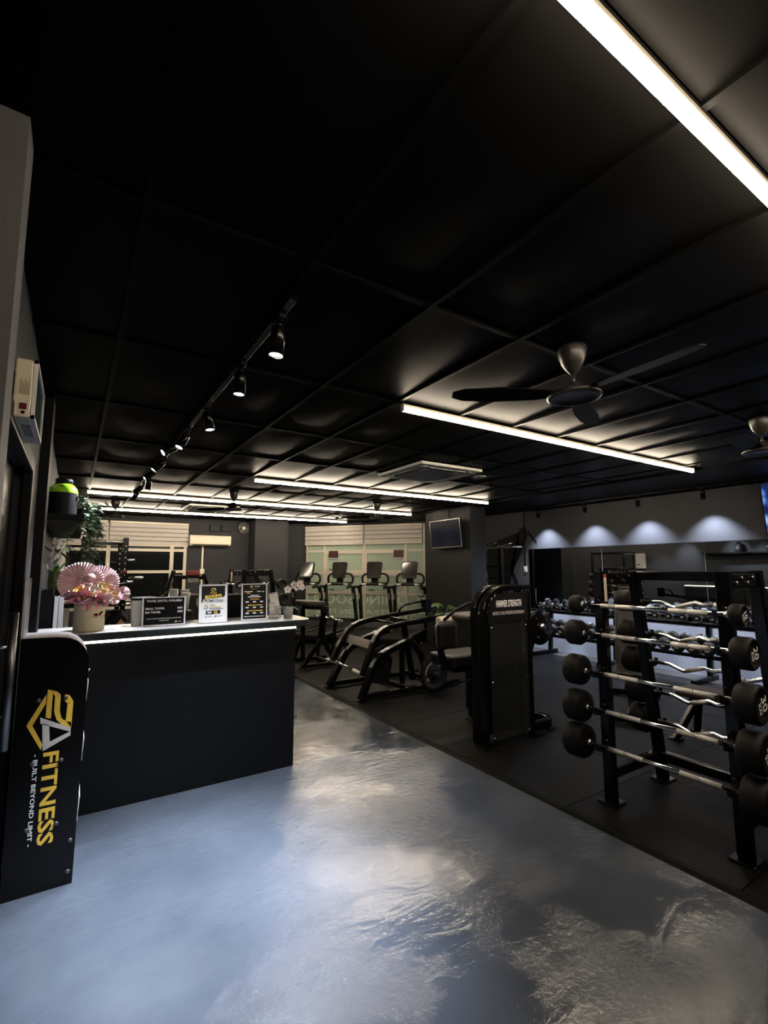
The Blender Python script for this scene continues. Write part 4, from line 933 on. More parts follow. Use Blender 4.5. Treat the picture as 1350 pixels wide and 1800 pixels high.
t = thing('wall_shelf', 'thick black wall shelf carrying supplement tubs', 'shelf', (-.1, 5.6, 2.0))
obj('board', MB().box(-.239, .045, 4.35, 6.95, 1.965, 2.012), M_BLACKM, t, .003)
obj('back_board', MB().box(-.239, -.224, 4.35, 6.95, 1.80, 1.964), M_BLACKM, t)
M_LIME = mat('lime_tub', (.36, .70, .03), .25, vary=.1)
M_TUBB = mat('black_tub', (.005, .005, .0055), .5, spec=.15, vary=.1)
def tub(lb, x, y, m, r=.098):
    t = thing('supplement_tub', lb, 'tub', (x, y, 2.0125), 'supplement tubs on the wall shelf')
    z = 2.0128; H_ = .25
    obj('jar', MB().lathe([(r * .94, 0), (r, .012), (r, H_ * .74), (r * .93, H_ * .86), (r * .72, H_ * .96), (r * .55, H_), (0, H_)], (x, y, z), n=30), m, t)
    obj('lid', MB().lathe([(r * .60, H_ * .985), (r * .60, H_ * 1.12), (r * .56, H_ * 1.15), (0, H_ * 1.15)], (x, y, z), n=24), M_BLACKM, t)
    n = 26; vs = []
    for zz in (.004, H_ * .70):
        for i in range(n + 1):
            a = PI + .15 + (1.32 * PI) * i / n; vs.append((x + (r + .0012) * math.cos(a), y + (r + .0012) * math.sin(a), z + zz))
    obj('label_wrap', MB().add(vs, [(i, i + 1, n + 2 + i, n + 1 + i) for i in range(n)], True), M_TUBB, t)
    vs = []
    for zz in (.0, H_ * .9):
        for i in range(7):
            a = PI * 1.5 - .28 + .34 * i / 6; rr = r + .0022 if zz < .1 else r * .90; vs.append((x + rr * math.cos(a), y + rr * math.sin(a), z + zz))
    obj('dark_band', MB().add(vs, [(i, i + 1, 8 + i, 7 + i) for i in range(6)], True), M_BLACKM, t)
    lp = MB()
    for (y_, zz, w_, h_) in ((-.045, .12, .03, .035), (-.005, .115, .022, .045), (.03, .12, .018, .035), (-.03, .08, .07, .018)):
        lp.box(x + r + .001, x + r + .003, y + y_, y + y_ + w_, z + zz, z + zz + h_)
    lp2 = obj('label_marks', lp, M_WTEXT, t); lp2['kind'] = 'stuff'
    return t
tub('lime green supplement tub with black label on the near shelf end', -.105, 4.50, M_LIME)
tub('black supplement tub in the middle of the wall shelf', -.085, 5.25, M_TUBB)
tub('black supplement tub at the far end of the wall shelf', -.085, 6.0, M_TUBB)

M_IVY = mat('ivy_leaf', (.035, .075, .035), .38, vary=.45, vscale=60)
M_IVYL = mat('ivy_leaf_pale', (.22, .27, .18), .4, vary=.3, vscale=60)
t = thing('trailing_plant', 'trailing green plant hanging from the wall shelf beside the lime tub', 'plant', (.03, 4.75, 2.012))
rv = random.Random(11)
obj('pot', MB().lathe([(.045, .0005), (.055, .08), (.058, .085), (.052, .085), (.048, .07), (0, .07)], (-.02, 4.78, 2.0125), n=18), M_BLACKM, t)
nleaf = 0
for v in range(17):
    a0 = rv.uniform(-.1, .14); x0, y0 = .035 + rv.uniform(-.03, .05), 4.72 + rv.uniform(-.16, .18)
    Ln = rv.choice((.35, .5, .65, .78, .86)); xo = x0 + rv.uniform(.02, .13)
    if v < 6: y0 = 4.42 + rv.uniform(-.09, .1); xo = -.05 + rv.uniform(-.10, .10); Ln = rv.uniform(.2, .38); x0 = xo
    pts = [(-.02, 4.78, 2.09), (x0, y0, 2.13 + rv.uniform(0, .07)), (xo, y0 - .02, 2.02)] if v >= 6 else [(.03, 4.72, 2.05), (.052, y0 + .1, 2.03), (.052, y0 - .03, 1.955)]
    p = Vector(pts[-1])
    while p.z > 2.05 - Ln:
        p = p + Vector((rv.uniform(-.014, .014), rv.uniform(-.012, .012), -.035)); 
        if v < 6: p.x += (xo - p.x) * .3
        pts.append(tuple(p))
    sv = obj('vine', MB().tube(pts, .0018, 5), M_STEM, t)
    for k in range(1, len(pts)):
        for q in range((3 if pts[k][2] > 1.85 else 1) if v >= 6 else 1):
            if nleaf > 290: break
            c = Vector(pts[k]) + Vector((0, 0, rv.uniform(-.015, .015))); a = rv.uniform(0, 2 * PI); L = rv.uniform(.042, .068)
            lf = MB(); leaf(lf, c, c + Vector((L * math.cos(a), L * math.sin(a) * .7, rv.uniform(-.7, .35) * L)), L * .68, .004, 3, .12)
            obj('leaf', lf, M_IVYL if rv.random() < .3 else M_IVY, sv); nleaf += 1

rv = random.Random(21); fo_ = MB()
for k in range(330):
    q = rv.random(); z_ = 2.16 - .62 * q * q - .05 * rv.random(); sp = (.085 if z_ > 1.75 else .05)
    c = Vector((.075 + rv.gauss(0, sp * .55), 4.72 + rv.gauss(0, sp * 1.1), z_))
    if c.x < .066 and z_ < 2.03: c.x = .066 + rv.random() * .05
    if c.x < .03: c.x = .03 + rv.random() * .05
    a = rv.uniform(-1.9, 1.9); L = rv.uniform(.04, .062)
    leaf(fo_, c, c + Vector((L * math.cos(a), L * math.sin(a) * .7, rv.uniform(-.7, .4) * L)), L * .66, .004, 3, .12)
obj('foliage', fo_, mat('ivy_foliage', (.06, .11, .055), .4, vary=.7, vscale=25, col2=(.30, .36, .26)), t)['kind'] = 'stuff'

# ---------------------------------------------------------------- person bending over the desk behind the counter
def taper(mb, pts, radii, n=12):
    pts = [Vector(p) for p in pts]; vs = []
    for i, p in enumerate(pts):
        t_ = (pts[min(i + 1, len(pts) - 1)] - pts[max(i - 1, 0)]).normalized()
        s_ = t_.cross(Vector((0, 1, 0.05)));
        if s_.length < .05: s_ = t_.cross(Vector((1, 0, 0)))
        s_.normalize(); u_ = s_.cross(t_); r = radii[i]; ra, rb_ = (r, r) if not isinstance(r, tuple) else r
        vs += [p + s_ * ra * math.cos(2 * PI * k / n) + u_ * rb_ * math.sin(2 * PI * k / n) for k in range(n)]
    m = len(pts); mb.add(vs, [(i * n + k, i * n + (k + 1) % n, (i + 1) * n + (k + 1) % n, (i + 1) * n + k) for i in range(m - 1) for k in range(n)] + [tuple(range(n)), tuple(range((m - 1) * n, m * n))], True)
    mb.sphere(pts[0], (radii[0] if not isinstance(radii[0], tuple) else min(radii[0])) * .98, 10, 6); mb.sphere(pts[-1], (radii[-1] if not isinstance(radii[-1], tuple) else min(radii[-1])) * .98, 10, 6)
M_SKIN = mat('skin', (.42, .25, .18), .5, vary=.08, vscale=12)
M_SHIRT = mat('pale_lilac_cotton', (.58, .57, .64), .8, vary=.08, vscale=10, bump=.2, bscale=120)
M_TROU = mat('dark_trousers', (.012, .012, .016), .8, vary=.1)
M_HAIR = mat('black_hair', (.003, .0026, .0026), 0.55, spec=.12, vary=.3, vscale=80, bump=.3, bscale=250)
HP = Vector((.300, 4.70, 1.130))           # head centre
pe = thing('person', 'person with black hair in pale top bending down behind the counter', 'person', (.15, 4.75, 0))
b = MB()
sh = [Vector((.19, 4.75 + s * .165, .97)) for s in (-1, 1)]
taper(b, [(.19, 4.76, .50), (.165, 4.76, .72), (.165, 4.755, .88), (.20, 4.75, 1.0)], [(.13, .16), (.11, .14), (.115, .165), (.085, .15)], 16)
taper(b, [(.20, 4.745, 1.00), (.26, 4.73, 1.05), (.31, 4.715, 1.09)], [.06, .050, .05])
for i, s in enumerate((-1, 1)):
    el = Vector((.30, 4.75 + s * .22, .80)); wr_ = Vector((.46, 4.72 + s * .12, .62))
    taper(b, [sh[i], (sh[i] + el) / 2, el], [.052, .045, .038]); taper(b, [el, (el + wr_) / 2, wr_], [.038, .034, .024])
    pm = wr_ + Vector((.045, -s * .005, .0)); taper(b, [wr_, pm, pm + Vector((.035, 0, 0))], [(.018, .026), (.017, .036), (.014, .034)], 10)
    for k in range(4):
        f0 = pm + Vector((.03, (k - 1.5) * .018, .004)); L = (.060, .070, .066, .050)[k]
        taper(b, [f0, f0 + Vector((L * .5, 0, .008)), f0 + Vector((L, 0, -.012))], [.0085, .008, .0065], 8)
    taper(b, [wr_ + Vector((.02, -s * .022, 0)), wr_ + Vector((.045, -s * .048, .004)), wr_ + Vector((.075, -s * .056, -.006))], [.011, .0095, .0075], 8)
    hp = Vector((.19, 4.76 + s * .09, .50)); kn = Vector((.53, 4.76 + s * .11, .50)); an = Vector((.50, 4.76 + s * .11, .09))
    taper(b, [hp, (hp + kn) / 2, kn], [.085, .075, .058]); taper(b, [kn, (kn + an) / 2 + Vector((-.01, 0, .04)), an], [.056, .052, .034])
    taper(b, [an, an + Vector((.08, 0, -.045)), an + Vector((.16, 0, -.06))], [.036, .034, .024])
# head: facing +x and down
fd = Vector((.80, -.18, -.57)).normalized(); up_ = Vector((.55, -.05, .83)); up_ = (up_ - fd * up_.dot(fd)).normalized(); sd_ = fd.cross(up_)
def H(f, s, u): return HP + fd * f + sd_ * s + up_ * u
vs = []; n, m = 20, 14
for j in range(m + 1):
    th = PI * j / m
    for i in range(n):
        ph = 2 * PI * i / n; x, y, z = math.sin(th) * math.cos(ph), math.sin(th) * math.sin(ph), math.cos(th)
        jaw = 1 - .25 * max(0, -z); fl = .092 * x * (1 if x < 0 else .95)
        vs.append(H(fl, .074 * y * jaw, .112 * z))
b.add(vs, [(j * n + i, (j + 1) * n + i, (j + 1) * n + (i + 1) % n, j * n + (i + 1) % n) for j in range(m) for i in range(n)], True)
taper(b, [H(.084, 0, .012), H(.098, 0, -.014), H(.104, 0, -.030)], [.008, .010, .013], 8)      # nose
taper(b, [H(.082, -.022, -.058), H(.090, 0, -.056), H(.082, .022, -.058)], [.005, .008, .005], 8)  # lips
for s in (-1, 1): taper(b, [H(-.005, s * .074, .012), H(-.012, s * .082, -.005), H(-.004, s * .076, -.03)], [.010, .012, .008], 8)
for s in (-1, 1): taper(b, [H(.080, s * .014, .030), H(.084, s * .030, .034), H(.072, s * .050, .028)], [.006, .007, .005], 8)
bo = obj('body', b, M_SKIN, pe)
rm = bo.modifiers.new('remesh', 'REMESH'); rm.mode = 'VOXEL'; rm.voxel_size = .0075; rm.use_smooth_shade = True
for s in (-1, 1):
    e = obj('eye', MB().sphere(H(.073, s * .030, .012), .0125, 10, 8), M_WHITE, pe)
    obj('pupil', MB().sphere(H(.0815, s * .030, .010), .0062, 8, 6), M_BPRINT, e)
    obj('eyebrow', MB().tube([H(.083, s * .016, .034), H(.086, s * .030, .038), H(.075, s * .050, .034)], .0032, 6), M_HAIR, pe)
hr = MB(); vs = []; n, m = 26, 16; keep = set()
for j in range(m + 1):
    th = PI * j / m * .93
    for i in range(n):
        ph = 2 * PI * i / n; x, y, z = math.sin(th) * math.cos(ph), math.sin(th) * math.sin(ph), math.cos(th)
        k_ = 1 + .02 * math.sin(9 * ph + 5 * th)
        vs.append(H(.106 * x * k_ - .004, .089 * y * k_, .126 * z * k_ + .004))
        if x > .50 and z < .55: keep.add(j * n + i)
fs = [(j * n + i, (j + 1) * n + i, (j + 1) * n + (i + 1) % n, j * n + (i + 1) % n) for j in range(m) for i in range(n)]
fs = [f for f in fs if not any(q in keep for q in f)]
hr.add(vs, fs, True)
rh = random.Random(5)
for k in range(26):
    a = rh.uniform(1.25, 2 * PI - 1.25); c0 = H(-.10 * -math.cos(a) * .9, .085 * math.sin(a), .03)
    p1 = c0 + Vector((-.02, 0, -.07)); p2 = c0 + Vector((.0, rh.uniform(-.02, .02), -.16))
    hr.tube([H(.10 * math.cos(a) * .9 - .01, .082 * math.sin(a), .03), H(.10 * math.cos(a) * .88 - .012, .088 * math.sin(a), -.05), H(.09 * math.cos(a) - .025, .085 * math.sin(a), -.13)], .014, 6)
ho = obj('hair', hr, M_HAIR, pe)
sl = ho.modifiers.new('thickness', 'SOLIDIFY'); sl.thickness = .004
c = MB()
taper(c, [(.19, 4.76, .46), (.165, 4.76, .72), (.165, 4.755, .89), (.195, 4.75, 1.01), (.225, 4.742, 1.035)], [(.145, .175), (.128, .158), (.135, .185), (.105, .165), (.07, .075)], 20)
for i, s in enumerate((-1, 1)):
    el = Vector((.30, 4.75 + s * .22, .80)); taper(c, [sh[i] + Vector((0, -s * .03, .01)), (sh[i] * .5 + el * .5), sh[i] * .25 + el * .75], [.072, .062, .056], 14)
co = obj('shirt', c, M_SHIRT, pe); rm = co.modifiers.new('remesh', 'REMESH'); rm.mode = 'VOXEL'; rm.voxel_size = .010; rm.use_smooth_shade = True
c = MB()
for s in (-1, 1):
    hp = Vector((.19, 4.76 + s * .09, .50)); kn = Vector((.53, 4.76 + s * .11, .50)); an = Vector((.50, 4.76 + s * .11, .14))
    taper(c, [hp, (hp + kn) / 2, kn], [.098, .086, .070], 14); taper(c, [kn, (kn + an) / 2, an], [.068, .062, .055], 14)
co = obj('trousers', c, M_TROU, pe); rm = co.modifiers.new('remesh', 'REMESH'); rm.mode = 'VOXEL'; rm.voxel_size = .012; rm.use_smooth_shade = True
t = thing('office_stool', 'dark round stool under the person behind the counter', 'stool', (.19, 4.76, 0))
obj('seat', MB().lathe([(.15, .285), (.165, .295), (.165, .31), (.15, .318), (0, .318)], (.19, 4.76, 0), n=24), M_VINYL, t)
obj('post', MB().cyl((.19, 4.76, .03), (.19, 4.76, .284), .022, 12), M_CHROME, t)
obj('base', MB().lathe([(.19, .0), (.19, .012), (.05, .03), (0, .03)], (.19, 4.76, 0), n=24), M_BLACK, t)

# ---------------------------------------------------------------- fixed barbell rack
MT = .0125   # top of the rubber tiles
rk = thing('barbell_rack', 'black two-sided barbell rack with straight bars in front', 'rack', (3.5, 1.7, 0))
FX = 3.17
def post(nm, p, q, w=.065, d=.075):
    return obj(nm, MB().beam([p, q], w, d, up=(0, 1, 0)), M_BLACK, rk)
RXT, RXB = 3.60, 3.83
for y in (1.29, 2.07):
    fp = post('front_post', (FX, y, MT + .012), (FX, y, 1.57)); rp = post('rear_post', (RXB, y, MT + .012), (RXT, y, 1.57))
    for (pp, x) in ((fp, FX), (rp, RXB)):
        ft = obj('foot_plate', MB().box(x - .07, x + .07, y - .065, y + .065, MT, MT + .012), M_BLACK, pp, .004)
    obj('lower_side_beam', MB().beam([(FX + .038, y, .20), (RXB - .05, y, .20)], .055, .07), M_BLACK, rk)
    tb = obj('top_plate', MB().beam([(FX + .038, y, 1.515), (RXT - .04, y, 1.515)], .05, .085), M_BLACK, rk)
    for k in range(4): obj('bolt', MB().cyl((FX + .10 + k * .075, y - .026, 1.515 + (.018 if k % 2 else -.012)), (FX + .10 + k * .075, y - .034, 1.515 + (.018 if k % 2 else -.012)), .011, 10), M_CHROME, tb)
obj('top_beam', MB().beam([(RXT, 1.33, 1.535), (RXT, 2.03, 1.535)], .05, .065), M_BLACK, rk)
obj('lower_beam', MB().beam([(RXB - .05, 1.33, .20), (RXB - .05, 2.03, .20)], .055, .07), M_BLACK, rk)
obj('sticker', MB().box(FX - .014, FX + .016, 2.07 - .0385, 2.07 - .0375, 1.36, 1.55), M_CREAM, rk)
obj('sticker_header', MB().box(FX - .014, FX + .016, 2.07 - .0389, 2.07 - .0386, 1.525, 1.55), mat('red_label', (.35, .05, .04), .5, vary=.1), rk)
sp_ = MB()
for k in range(9): sp_.box(FX - .010, FX + .012 - (k % 3) * .005, 2.07 - .0389, 2.07 - .0386, 1.375 + k * .015, 1.380 + k * .015)
obj('sticker_print', sp_, M_GR, rk)['kind'] = 'stuff'
BZ = [1.335, 1.135, .875, .63, .395]; EZZ = [1.335, 1.09, .875, .645, .42]
def hook(x, y, z, dirx):
    p = [(x, z + .03), (x + dirx * .03, z - .01), (x + dirx * .055, z - .034), (x + dirx * .10, z - .026), (x + dirx * .115, z + .025), (x + dirx * .105, z + .025), (x + dirx * .094, z - .012), (x + dirx * .06, z - .0165), (x + dirx * .036, z - .008), (x + dirx * .028, z + .05), (x, z + .06)]
    h_ = obj('bar_hook', MB().prism(p, lambda a, b, q: (a, y + q, b), -.012, .012), M_BLACK, rk)
    obj('hook_bolt', MB().cyl((x + dirx * .006, y - .0125, z + .03), (x + dirx * .006, y - .022, z + .03), .009, 10), M_CHROME, h_)
for z in BZ:
    for y in (1.29, 2.07): hook(FX - .0335, y, z, -1)
for z in EZZ:
    xr = RXB + (RXT - RXB) * z / 1.57
    for y in (1.29, 2.07): hook(xr + .034, y, z, 1)
WT = ['10', '20', '30', '35', '40']
def headpart(t, c, ax, r, L):
    """urethane end, c = inner face centre, ax outward"""
    ch = r * .16
    return obj('weight_head', MB().lathe([(r * .35, -.004), (r * .9, 0), (r, ch), (r, L - ch), (r * .93, L - ch * .25), (r * .82, L), (r * .80, L - .003), (0, L - .003)], c, ax, 28), M_HEAD, t)
def straight(i, z):
    x = FX - .0335 - .062; r = (.062, .088, .105, .110, .116)[i]; L = (.065, .095, .11, .12, .13)[i]
    ya, yb = 1.225, 2.17
    t = thing('straight_barbell', ['top straight barbell on the rack, the one with smallest heads', 'second straight barbell from the top of the rack', 'third straight barbell from the top, marked 30', 'fourth straight barbell from the top of the rack', 'lowest straight barbell with the largest heads'][i], 'barbell', (x, 1.67, z), 'straight barbells on the front of the rack')
    obj('shaft', MB().tube([(x, ya, z), (x, yb, z)], .0135, 14), M_CHROME, t)
    for (a, b_) in ((1.34, 1.45), (1.455, 1.56), (1.78, 1.90), (1.905, 2.01)): obj('grip', MB().tube([(x, a, z), (x, b_, z)], .0150, 14), M_STEEL, t)
    for y, s in ((ya, -1), (yb, 1)):
        hh = headpart(t, (x, y, z), (0, s, 0), r, L)
        obj('collar', MB().cyl((x, y - s * .03, z), (x, y + s * .001, z), .021, 16), M_CHROME, t)
        a = math.radians((-70, -80, -75, -60, -80)[i]) ; xd = Vector((math.cos(a), 0, math.sin(a))) ; yd = Vector((-math.sin(a), 0, math.cos(a)))
        if s > 0: xd = -xd
        o_ = Vector((x, y + s * (L - .0022), z))
        text('lettering', WT[i], r * .80, o_ + (-xd * r * .42 - yd * r * .05), xd, yd, M_WTEXT, hh, bold=r * .012)
        text('lettering', 'KG', r * .42, o_ + (-xd * r * .25 - yd * r * .45), xd, yd, M_WTEXT, hh, bold=r * .008)
for i, z in enumerate(BZ): straight(i, z)
def ezbar(i, z):
    xr = RXB + (RXT - RXB) * z / 1.57; x = xr + .034 + .062; r = (.085, .098, .100, .104, .108)[i]; L = .12
    ya, yb = 1.15, 2.16
    t = thing('curl_barbell', ['top zigzag curl barbell on the rear of the rack', 'second zigzag curl barbell from the top of the rack', 'third zigzag curl barbell from the top of the rack', 'fourth zigzag curl barbell from the top of the rack', 'lowest zigzag curl barbell on the rear of the rack'][i], 'barbell', (x, 1.67, z), 'curl barbells on the rear of the rack')
    pts = [(x, ya, z), (x, 1.36, z), (x, 1.46, z - .035), (x, 1.60, z + .010), (x, 1.655, z - .004), (x, 1.71, z + .010), (x, 1.85, z - .035), (x, 1.95, z), (x, yb, z)]
    obj('shaft', MB().tube(pts, .0135, 12), M_CHROME, t)
    for a, b_ in ((2, 3), (5, 6)):
        p, q = Vector(pts[a]), Vector(pts[b_]); obj('grip', MB().tube([p + (q - p) * .1, p + (q - p) * .9], .0150, 12), M_STEEL, t)
    for y, s in ((ya, -1), (yb, 1)):
        headpart(t, (x, y, z), (0, s, 0), r, L); obj('collar', MB().cyl((x, y - s * .03, z), (x, y + s * .001, z), .021, 14), M_CHROME, t)
for i, z in enumerate(EZZ): ezbar(i, z)

# ---------------------------------------------------------------- selectorised curl machine (tower + seat)
cm = thing('curl_extension_machine', 'black cable curl machine with smoked weight shroud and white lettering', 'gym machine', (3.5, 3.6, 0))
def archpath(y, x0, x1, zt, r, dx=0): return [(x0, y, MT + .012), (x0, y, zt - r)] + [(a, y, b) for a, b in arc(x0 + r, zt - r, r, 180, 90, 7)][1:] + [(x1, y, zt)]
obj('front_arch', MB().beam(archpath(3.25, 3.165, 3.785, 1.405, .24), .05, .065, up=(0, 1, 0)), M_BLACK, cm)
obj('rear_arch', MB().beam(archpath(3.365, 3.165, 3.785, 1.405, .24), .05, .065, up=(0, 1, 0)), M_BLACK, cm)
for y in (3.25, 3.365): obj('tower_post', MB().beam([(3.755, y, MT + .012), (3.755, y, 1.372)], .05, .065, up=(0, 1, 0)), M_BLACK, cm)
prs = [(3.165, .04), (3.725, .04), (3.725, 1.372), (3.39, 1.372)] + arc(3.375, 1.165, .205, 88, 180, 6)
obj('top_bridge', MB().beam([(3.40, 3.3075, 1.40), (3.78, 3.3075, 1.40)], .05, .03), M_BLACK, cm)
obj('side_cover', MB().box(3.15, 3.18, 3.276, 3.339, .04, 1.16), M_BLACKM, cm)
obj('tower_back', MB().box(3.166, 3.724, 3.392, 3.399, .05, 1.16), M_BLACKM, cm)
npl = [(3.185, 1.085), (3.715, 1.085), (3.715, 1.36), (3.385, 1.36)] + arc(3.375, 1.165, .185, 95, 178, 5)
npo = obj('name_plate', MB().prism(npl, XZ(3.205), 0, .012), mat('name_plate_black', (.004, .0037, .0037), .45, spec=.2, vary=.1), cm)
text('lettering', 'HAMMER STRENGTH', .085, (3.29, 3.2045, 1.235), (1, 0, 0), (0, 0, 1), M_WTEXT, npo, bold=.0022, width=.335)
text('lettering', 'BICEPS CURL/TRICEPS EXTENSION', .040, (3.245, 3.2045, 1.165), (1, 0, 0), (0, 0, 1), M_SILV, npo, bold=.0008, width=.415)
shd = obj('weight_shroud', MB().box(3.205, 3.70, 3.207, 3.213, .065, 1.080), M_SMOKE, cm)
for a, b_ in ((3.225, 1.05), (3.68, 1.05), (3.225, .57), (3.68, .57), (3.225, .09), (3.68, .09)):
    obj('shroud_bolt', MB().lathe([(.011, 0), (.011, .005), (.006, .009), (0, .009)], (a, 3.2068, b_), (0, -1, 0), 12), M_CHROME, shd)
for k in range(13):
    obj('weight_plate_slab', MB().box(3.30, 3.61, 3.27, 3.36, .10 + k * .034, .131 + k * .034), mat('stack_iron', (.010, .010, .010), .45, spec=.3, vary=.2), cm, .003)
for x in (3.36, 3.55): obj('guide_rod', MB().cyl((x, 3.31, .55), (x, 3.31, 1.36), .012, 10), M_CHROME, cm)
obj('pulley_wheel', MB().lathe([(.07, -.012), (.062, 0), (.07, .012), (0, .012)], (3.455, 3.31, 1.20), (0, 1, 0), 20), M_BLACKM, cm)
for x, y in ((3.165, 3.25), (3.755, 3.25)):
    obj('foot_plate', MB().box(x - .06, x + .06, y - .075, y + .055, MT, MT + .011), M_CHROME if False else M_BLACK, cm, .003)
lp = [(3.79, 3.25, .085), (3.98, 3.25, .085)] + [(a, b_, .085) for a, b_ in arc(3.98, 3.35, .10, -90, 0, 6)][1:] + [(4.08, 3.82, .085)] + [(a, b_, .085) for a, b_ in arc(3.98, 3.82, .10, 0, 90, 6)][1:] + [(3.60, 3.92, .085)]
obj('base_loop', MB().beam(lp, .06, .09), M_BLACK, cm)
for x, y in ((4.06, 3.30), (3.62, 3.90), (4.05, 3.85)): obj('foot_plate', MB().box(x - .06, x + .06, y - .06, y + .06, MT, MT + .011), M_BLACK, cm, .003)
def pad(nm, x0, x1, y0, y1, z0, z1, m=M_VINYL, parent=cm, bw=.03, rot=None):
    c_ = ((x0 + x1) / 2, (y0 + y1) / 2, (z0 + z1) / 2)
    return obj(nm, MB().cbox(c_, (x1 - x0, y1 - y0, z1 - z0), rot), m, parent, min(bw, (z1 - z0) * .45, (x1 - x0) * .45, (y1 - y0) * .45), 3)
pad('seat', 3.22, 3.78, 3.72, 4.12, .60, .72)
obj('seat_base', MB().box(3.30, 3.70, 3.80, 4.04, .54, .598), M_BLACK, cm, .006)
obj('seat_post', MB().beam([(3.60, 3.92, .53), (3.60, 3.92, .13)], .07, .07), M_BLACK, cm)
pad('arm_pad', 3.42, 3.85, 3.70, 4.12, 1.035, 1.11, M_TAN)
obj('arm_pad_bracket', MB().beam([(3.70, 3.92, 1.03), (3.72, 3.92, .80), (3.62, 3.92, .60)], .06, .06), M_BLACK, cm)
bk = pad('back_pad', 3.08, 3.30, 3.76, 3.86, .79, 1.04)
obj('pad_frame', MB().tube([(3.06, 3.80, .80), (3.06, 3.80, 1.02), (3.09, 3.80, 1.055), (3.29, 3.80, 1.055), (3.32, 3.80, 1.02), (3.32, 3.80, .80)], .012, 8), mat('grey_tube', (.10, .10, .105), .35, .3, vary=.1), cm)
obj('back_post', MB().beam([(3.12, 3.81, .78), (3.18, 3.84, .66), (3.36, 3.90, .57)], .06, .06), M_BLACK, cm)
obj('hand_lever', MB().tube([(3.16, 3.80, 1.05 + .02), (3.28, 3.78, 1.16), (3.44, 3.74, 1.23), (3.66, 3.72, 1.24)], .016, 10), M_BLACK, cm)
obj('height_lever', MB().tube([(3.20, 3.70, .45), (3.28, 3.70, .475), (3.52, 3.74, .475), (3.58, 3.82, .50)], .009, 8), M_BLACK, cm)
obj('cam_disc', MB().lathe([(.03, -.02), (.19, -.02), (.20, -.012), (.20, .012), (.19, .02), (0, .02)], (4.48, 3.70, .93), (0, 1, 0), 36), M_BLACK, cm)
obj('cam_hub', MB().lathe([(.045, 0), (.045, .03), (.02, .045), (0, .045)], (4.48, 3.68, .93), (0, -1, 0), 16), M_CHROME, cm)
obj('cam_post', MB().beam([(4.46, 3.76, .90), (4.40, 3.85, .5), (4.12, 3.95, .13)], .07, .07), M_BLACK, cm)
obj('cam_arm', MB().beam([(4.46, 3.76, .95), (4.32, 3.80, 1.15), (3.88, 3.90, 1.05)], .05, .05), M_BLACK, cm)
for a, b_ in ((4.40, 1.03), (4.56, 1.0), (4.56, .86), (4.42, .82)): obj('bolt', MB().cyl((a, 3.679, b_), (a, 3.670, b_), .013, 10), M_CHROME, cm)
obj('foam_roller', MB().lathe([(.02, 0), (.042, .004), (.045, .012), (.045, .15), (.042, .158), (0, .158)], (3.19, 3.93, 1.05), (1, 0, .05), 18), M_CREAM, cm)

# ---------------------------------------------------------------- plate loaded lever machine
pm_ = thing('plate_loaded_machine', 'black plate-loaded lever machine with two curved arms and step plate', 'gym machine', (3.6, 5.5, 0))
def ob(nm, y, pts, w=.06, h=.075): return obj(nm, MB().beam([(a, y, b) for a, b in pts], w, h, up=(0, 1, 0)), M_BLACK, pm_)
for nm, y, xs in (('base_rail', 5.13, (2.99, 4.50)), ('base_rail', 5.95, (2.97, 4.42))):
    ob(nm, y, [(xs[0] + .05, .06), (xs[1], .06)], .06, .08)
    obj('foot_plate', MB().box(xs[0] - .07, xs[0] + .07, y - .055, y + .055, MT, MT + .011), M_BLACK, pm_, .003)
    obj('rail_end_bolt', MB().cyl((xs[1] - .12, y - .031, .065), (xs[1] - .12, y - .04, .065), .014, 10), M_CHROME, pm_)
ob('base_leg', 5.13, [(2.97, .03), (3.13, .38), (3.19, .47), (3.27, .53), (3.38, .575), (3.72, .675)], .07, .098)
ob('base_leg', 5.95, [(2.95, .03), (3.15, .36), (3.22, .46), (3.30, .52), (3.40, .565), (3.72, .675)], .07, .098)
ob('curved_arm', 5.25, [(3.07, .28), (3.14, .46), (3.22, .66), (3.27, .745), (3.34, .80), (3.43, .835), (3.67, .868), (4.16, .905), (4.72, .945)], .06, .098)
ob('curved_arm', 5.85, [(2.95, .38), (3.03, .54), (3.12, .68), (3.18, .755), (3.26, .81), (3.36, .845), (3.50, .875), (3.91, .92), (4.50, .975)], .06, .098)
stp = obj('step_plate', MB().beam([(3.135, 5.83, .665), (3.205, 5.27, .630)], .015, .11, up=(.5, 0, 1)), mat('worn_step_metal', (.10, .085, .07), .35, .6, vary=.4, vscale=20), pm_)
for x, z in ((3.55, .86), (3.78, .885)): obj('cross_bar', MB().tube([(x + .03, 5.83, z + .02), (x + .08, 5.27, z)], .014, 10), M_BLACK, pm_)
obj('head_post', MB().box(4.47, 4.58, 5.79, 5.91, .93, 1.13), M_BLACK, pm_, .008)
obj('grab_handle', MB().tube([(4.02, 5.85, .955), (4.06, 5.85, 1.02), (4.14, 5.85, 1.06), (4.47, 5.85, 1.095)], .017, 10), M_BLACK, pm_)
obj('roller_bar', MB().tube([(2.90, 5.95, .385), (2.98, 5.85, .375), (3.09, 5.25, .275)], .016, 10), M_CHROME, pm_)
obj('roller_sleeve', MB().tube([(2.92, 5.93, .383), (2.985, 5.80, .367)], .024, 12), M_STEEL, pm_)
obj('roller_sleeve', MB().tube([(3.05, 5.46, .312), (3.07, 5.32, .288)], .024, 12), M_STEEL, pm_)
obj('inner_arm', MB().beam([(3.03, 5.72, .40), (3.08, 5.68, .52), (3.18, 5.62, .62), (3.35, 5.55, .70), (3.62, 5.5, .76)], .05, .06, up=(0, 1, 0)), M_BLACK, pm_)
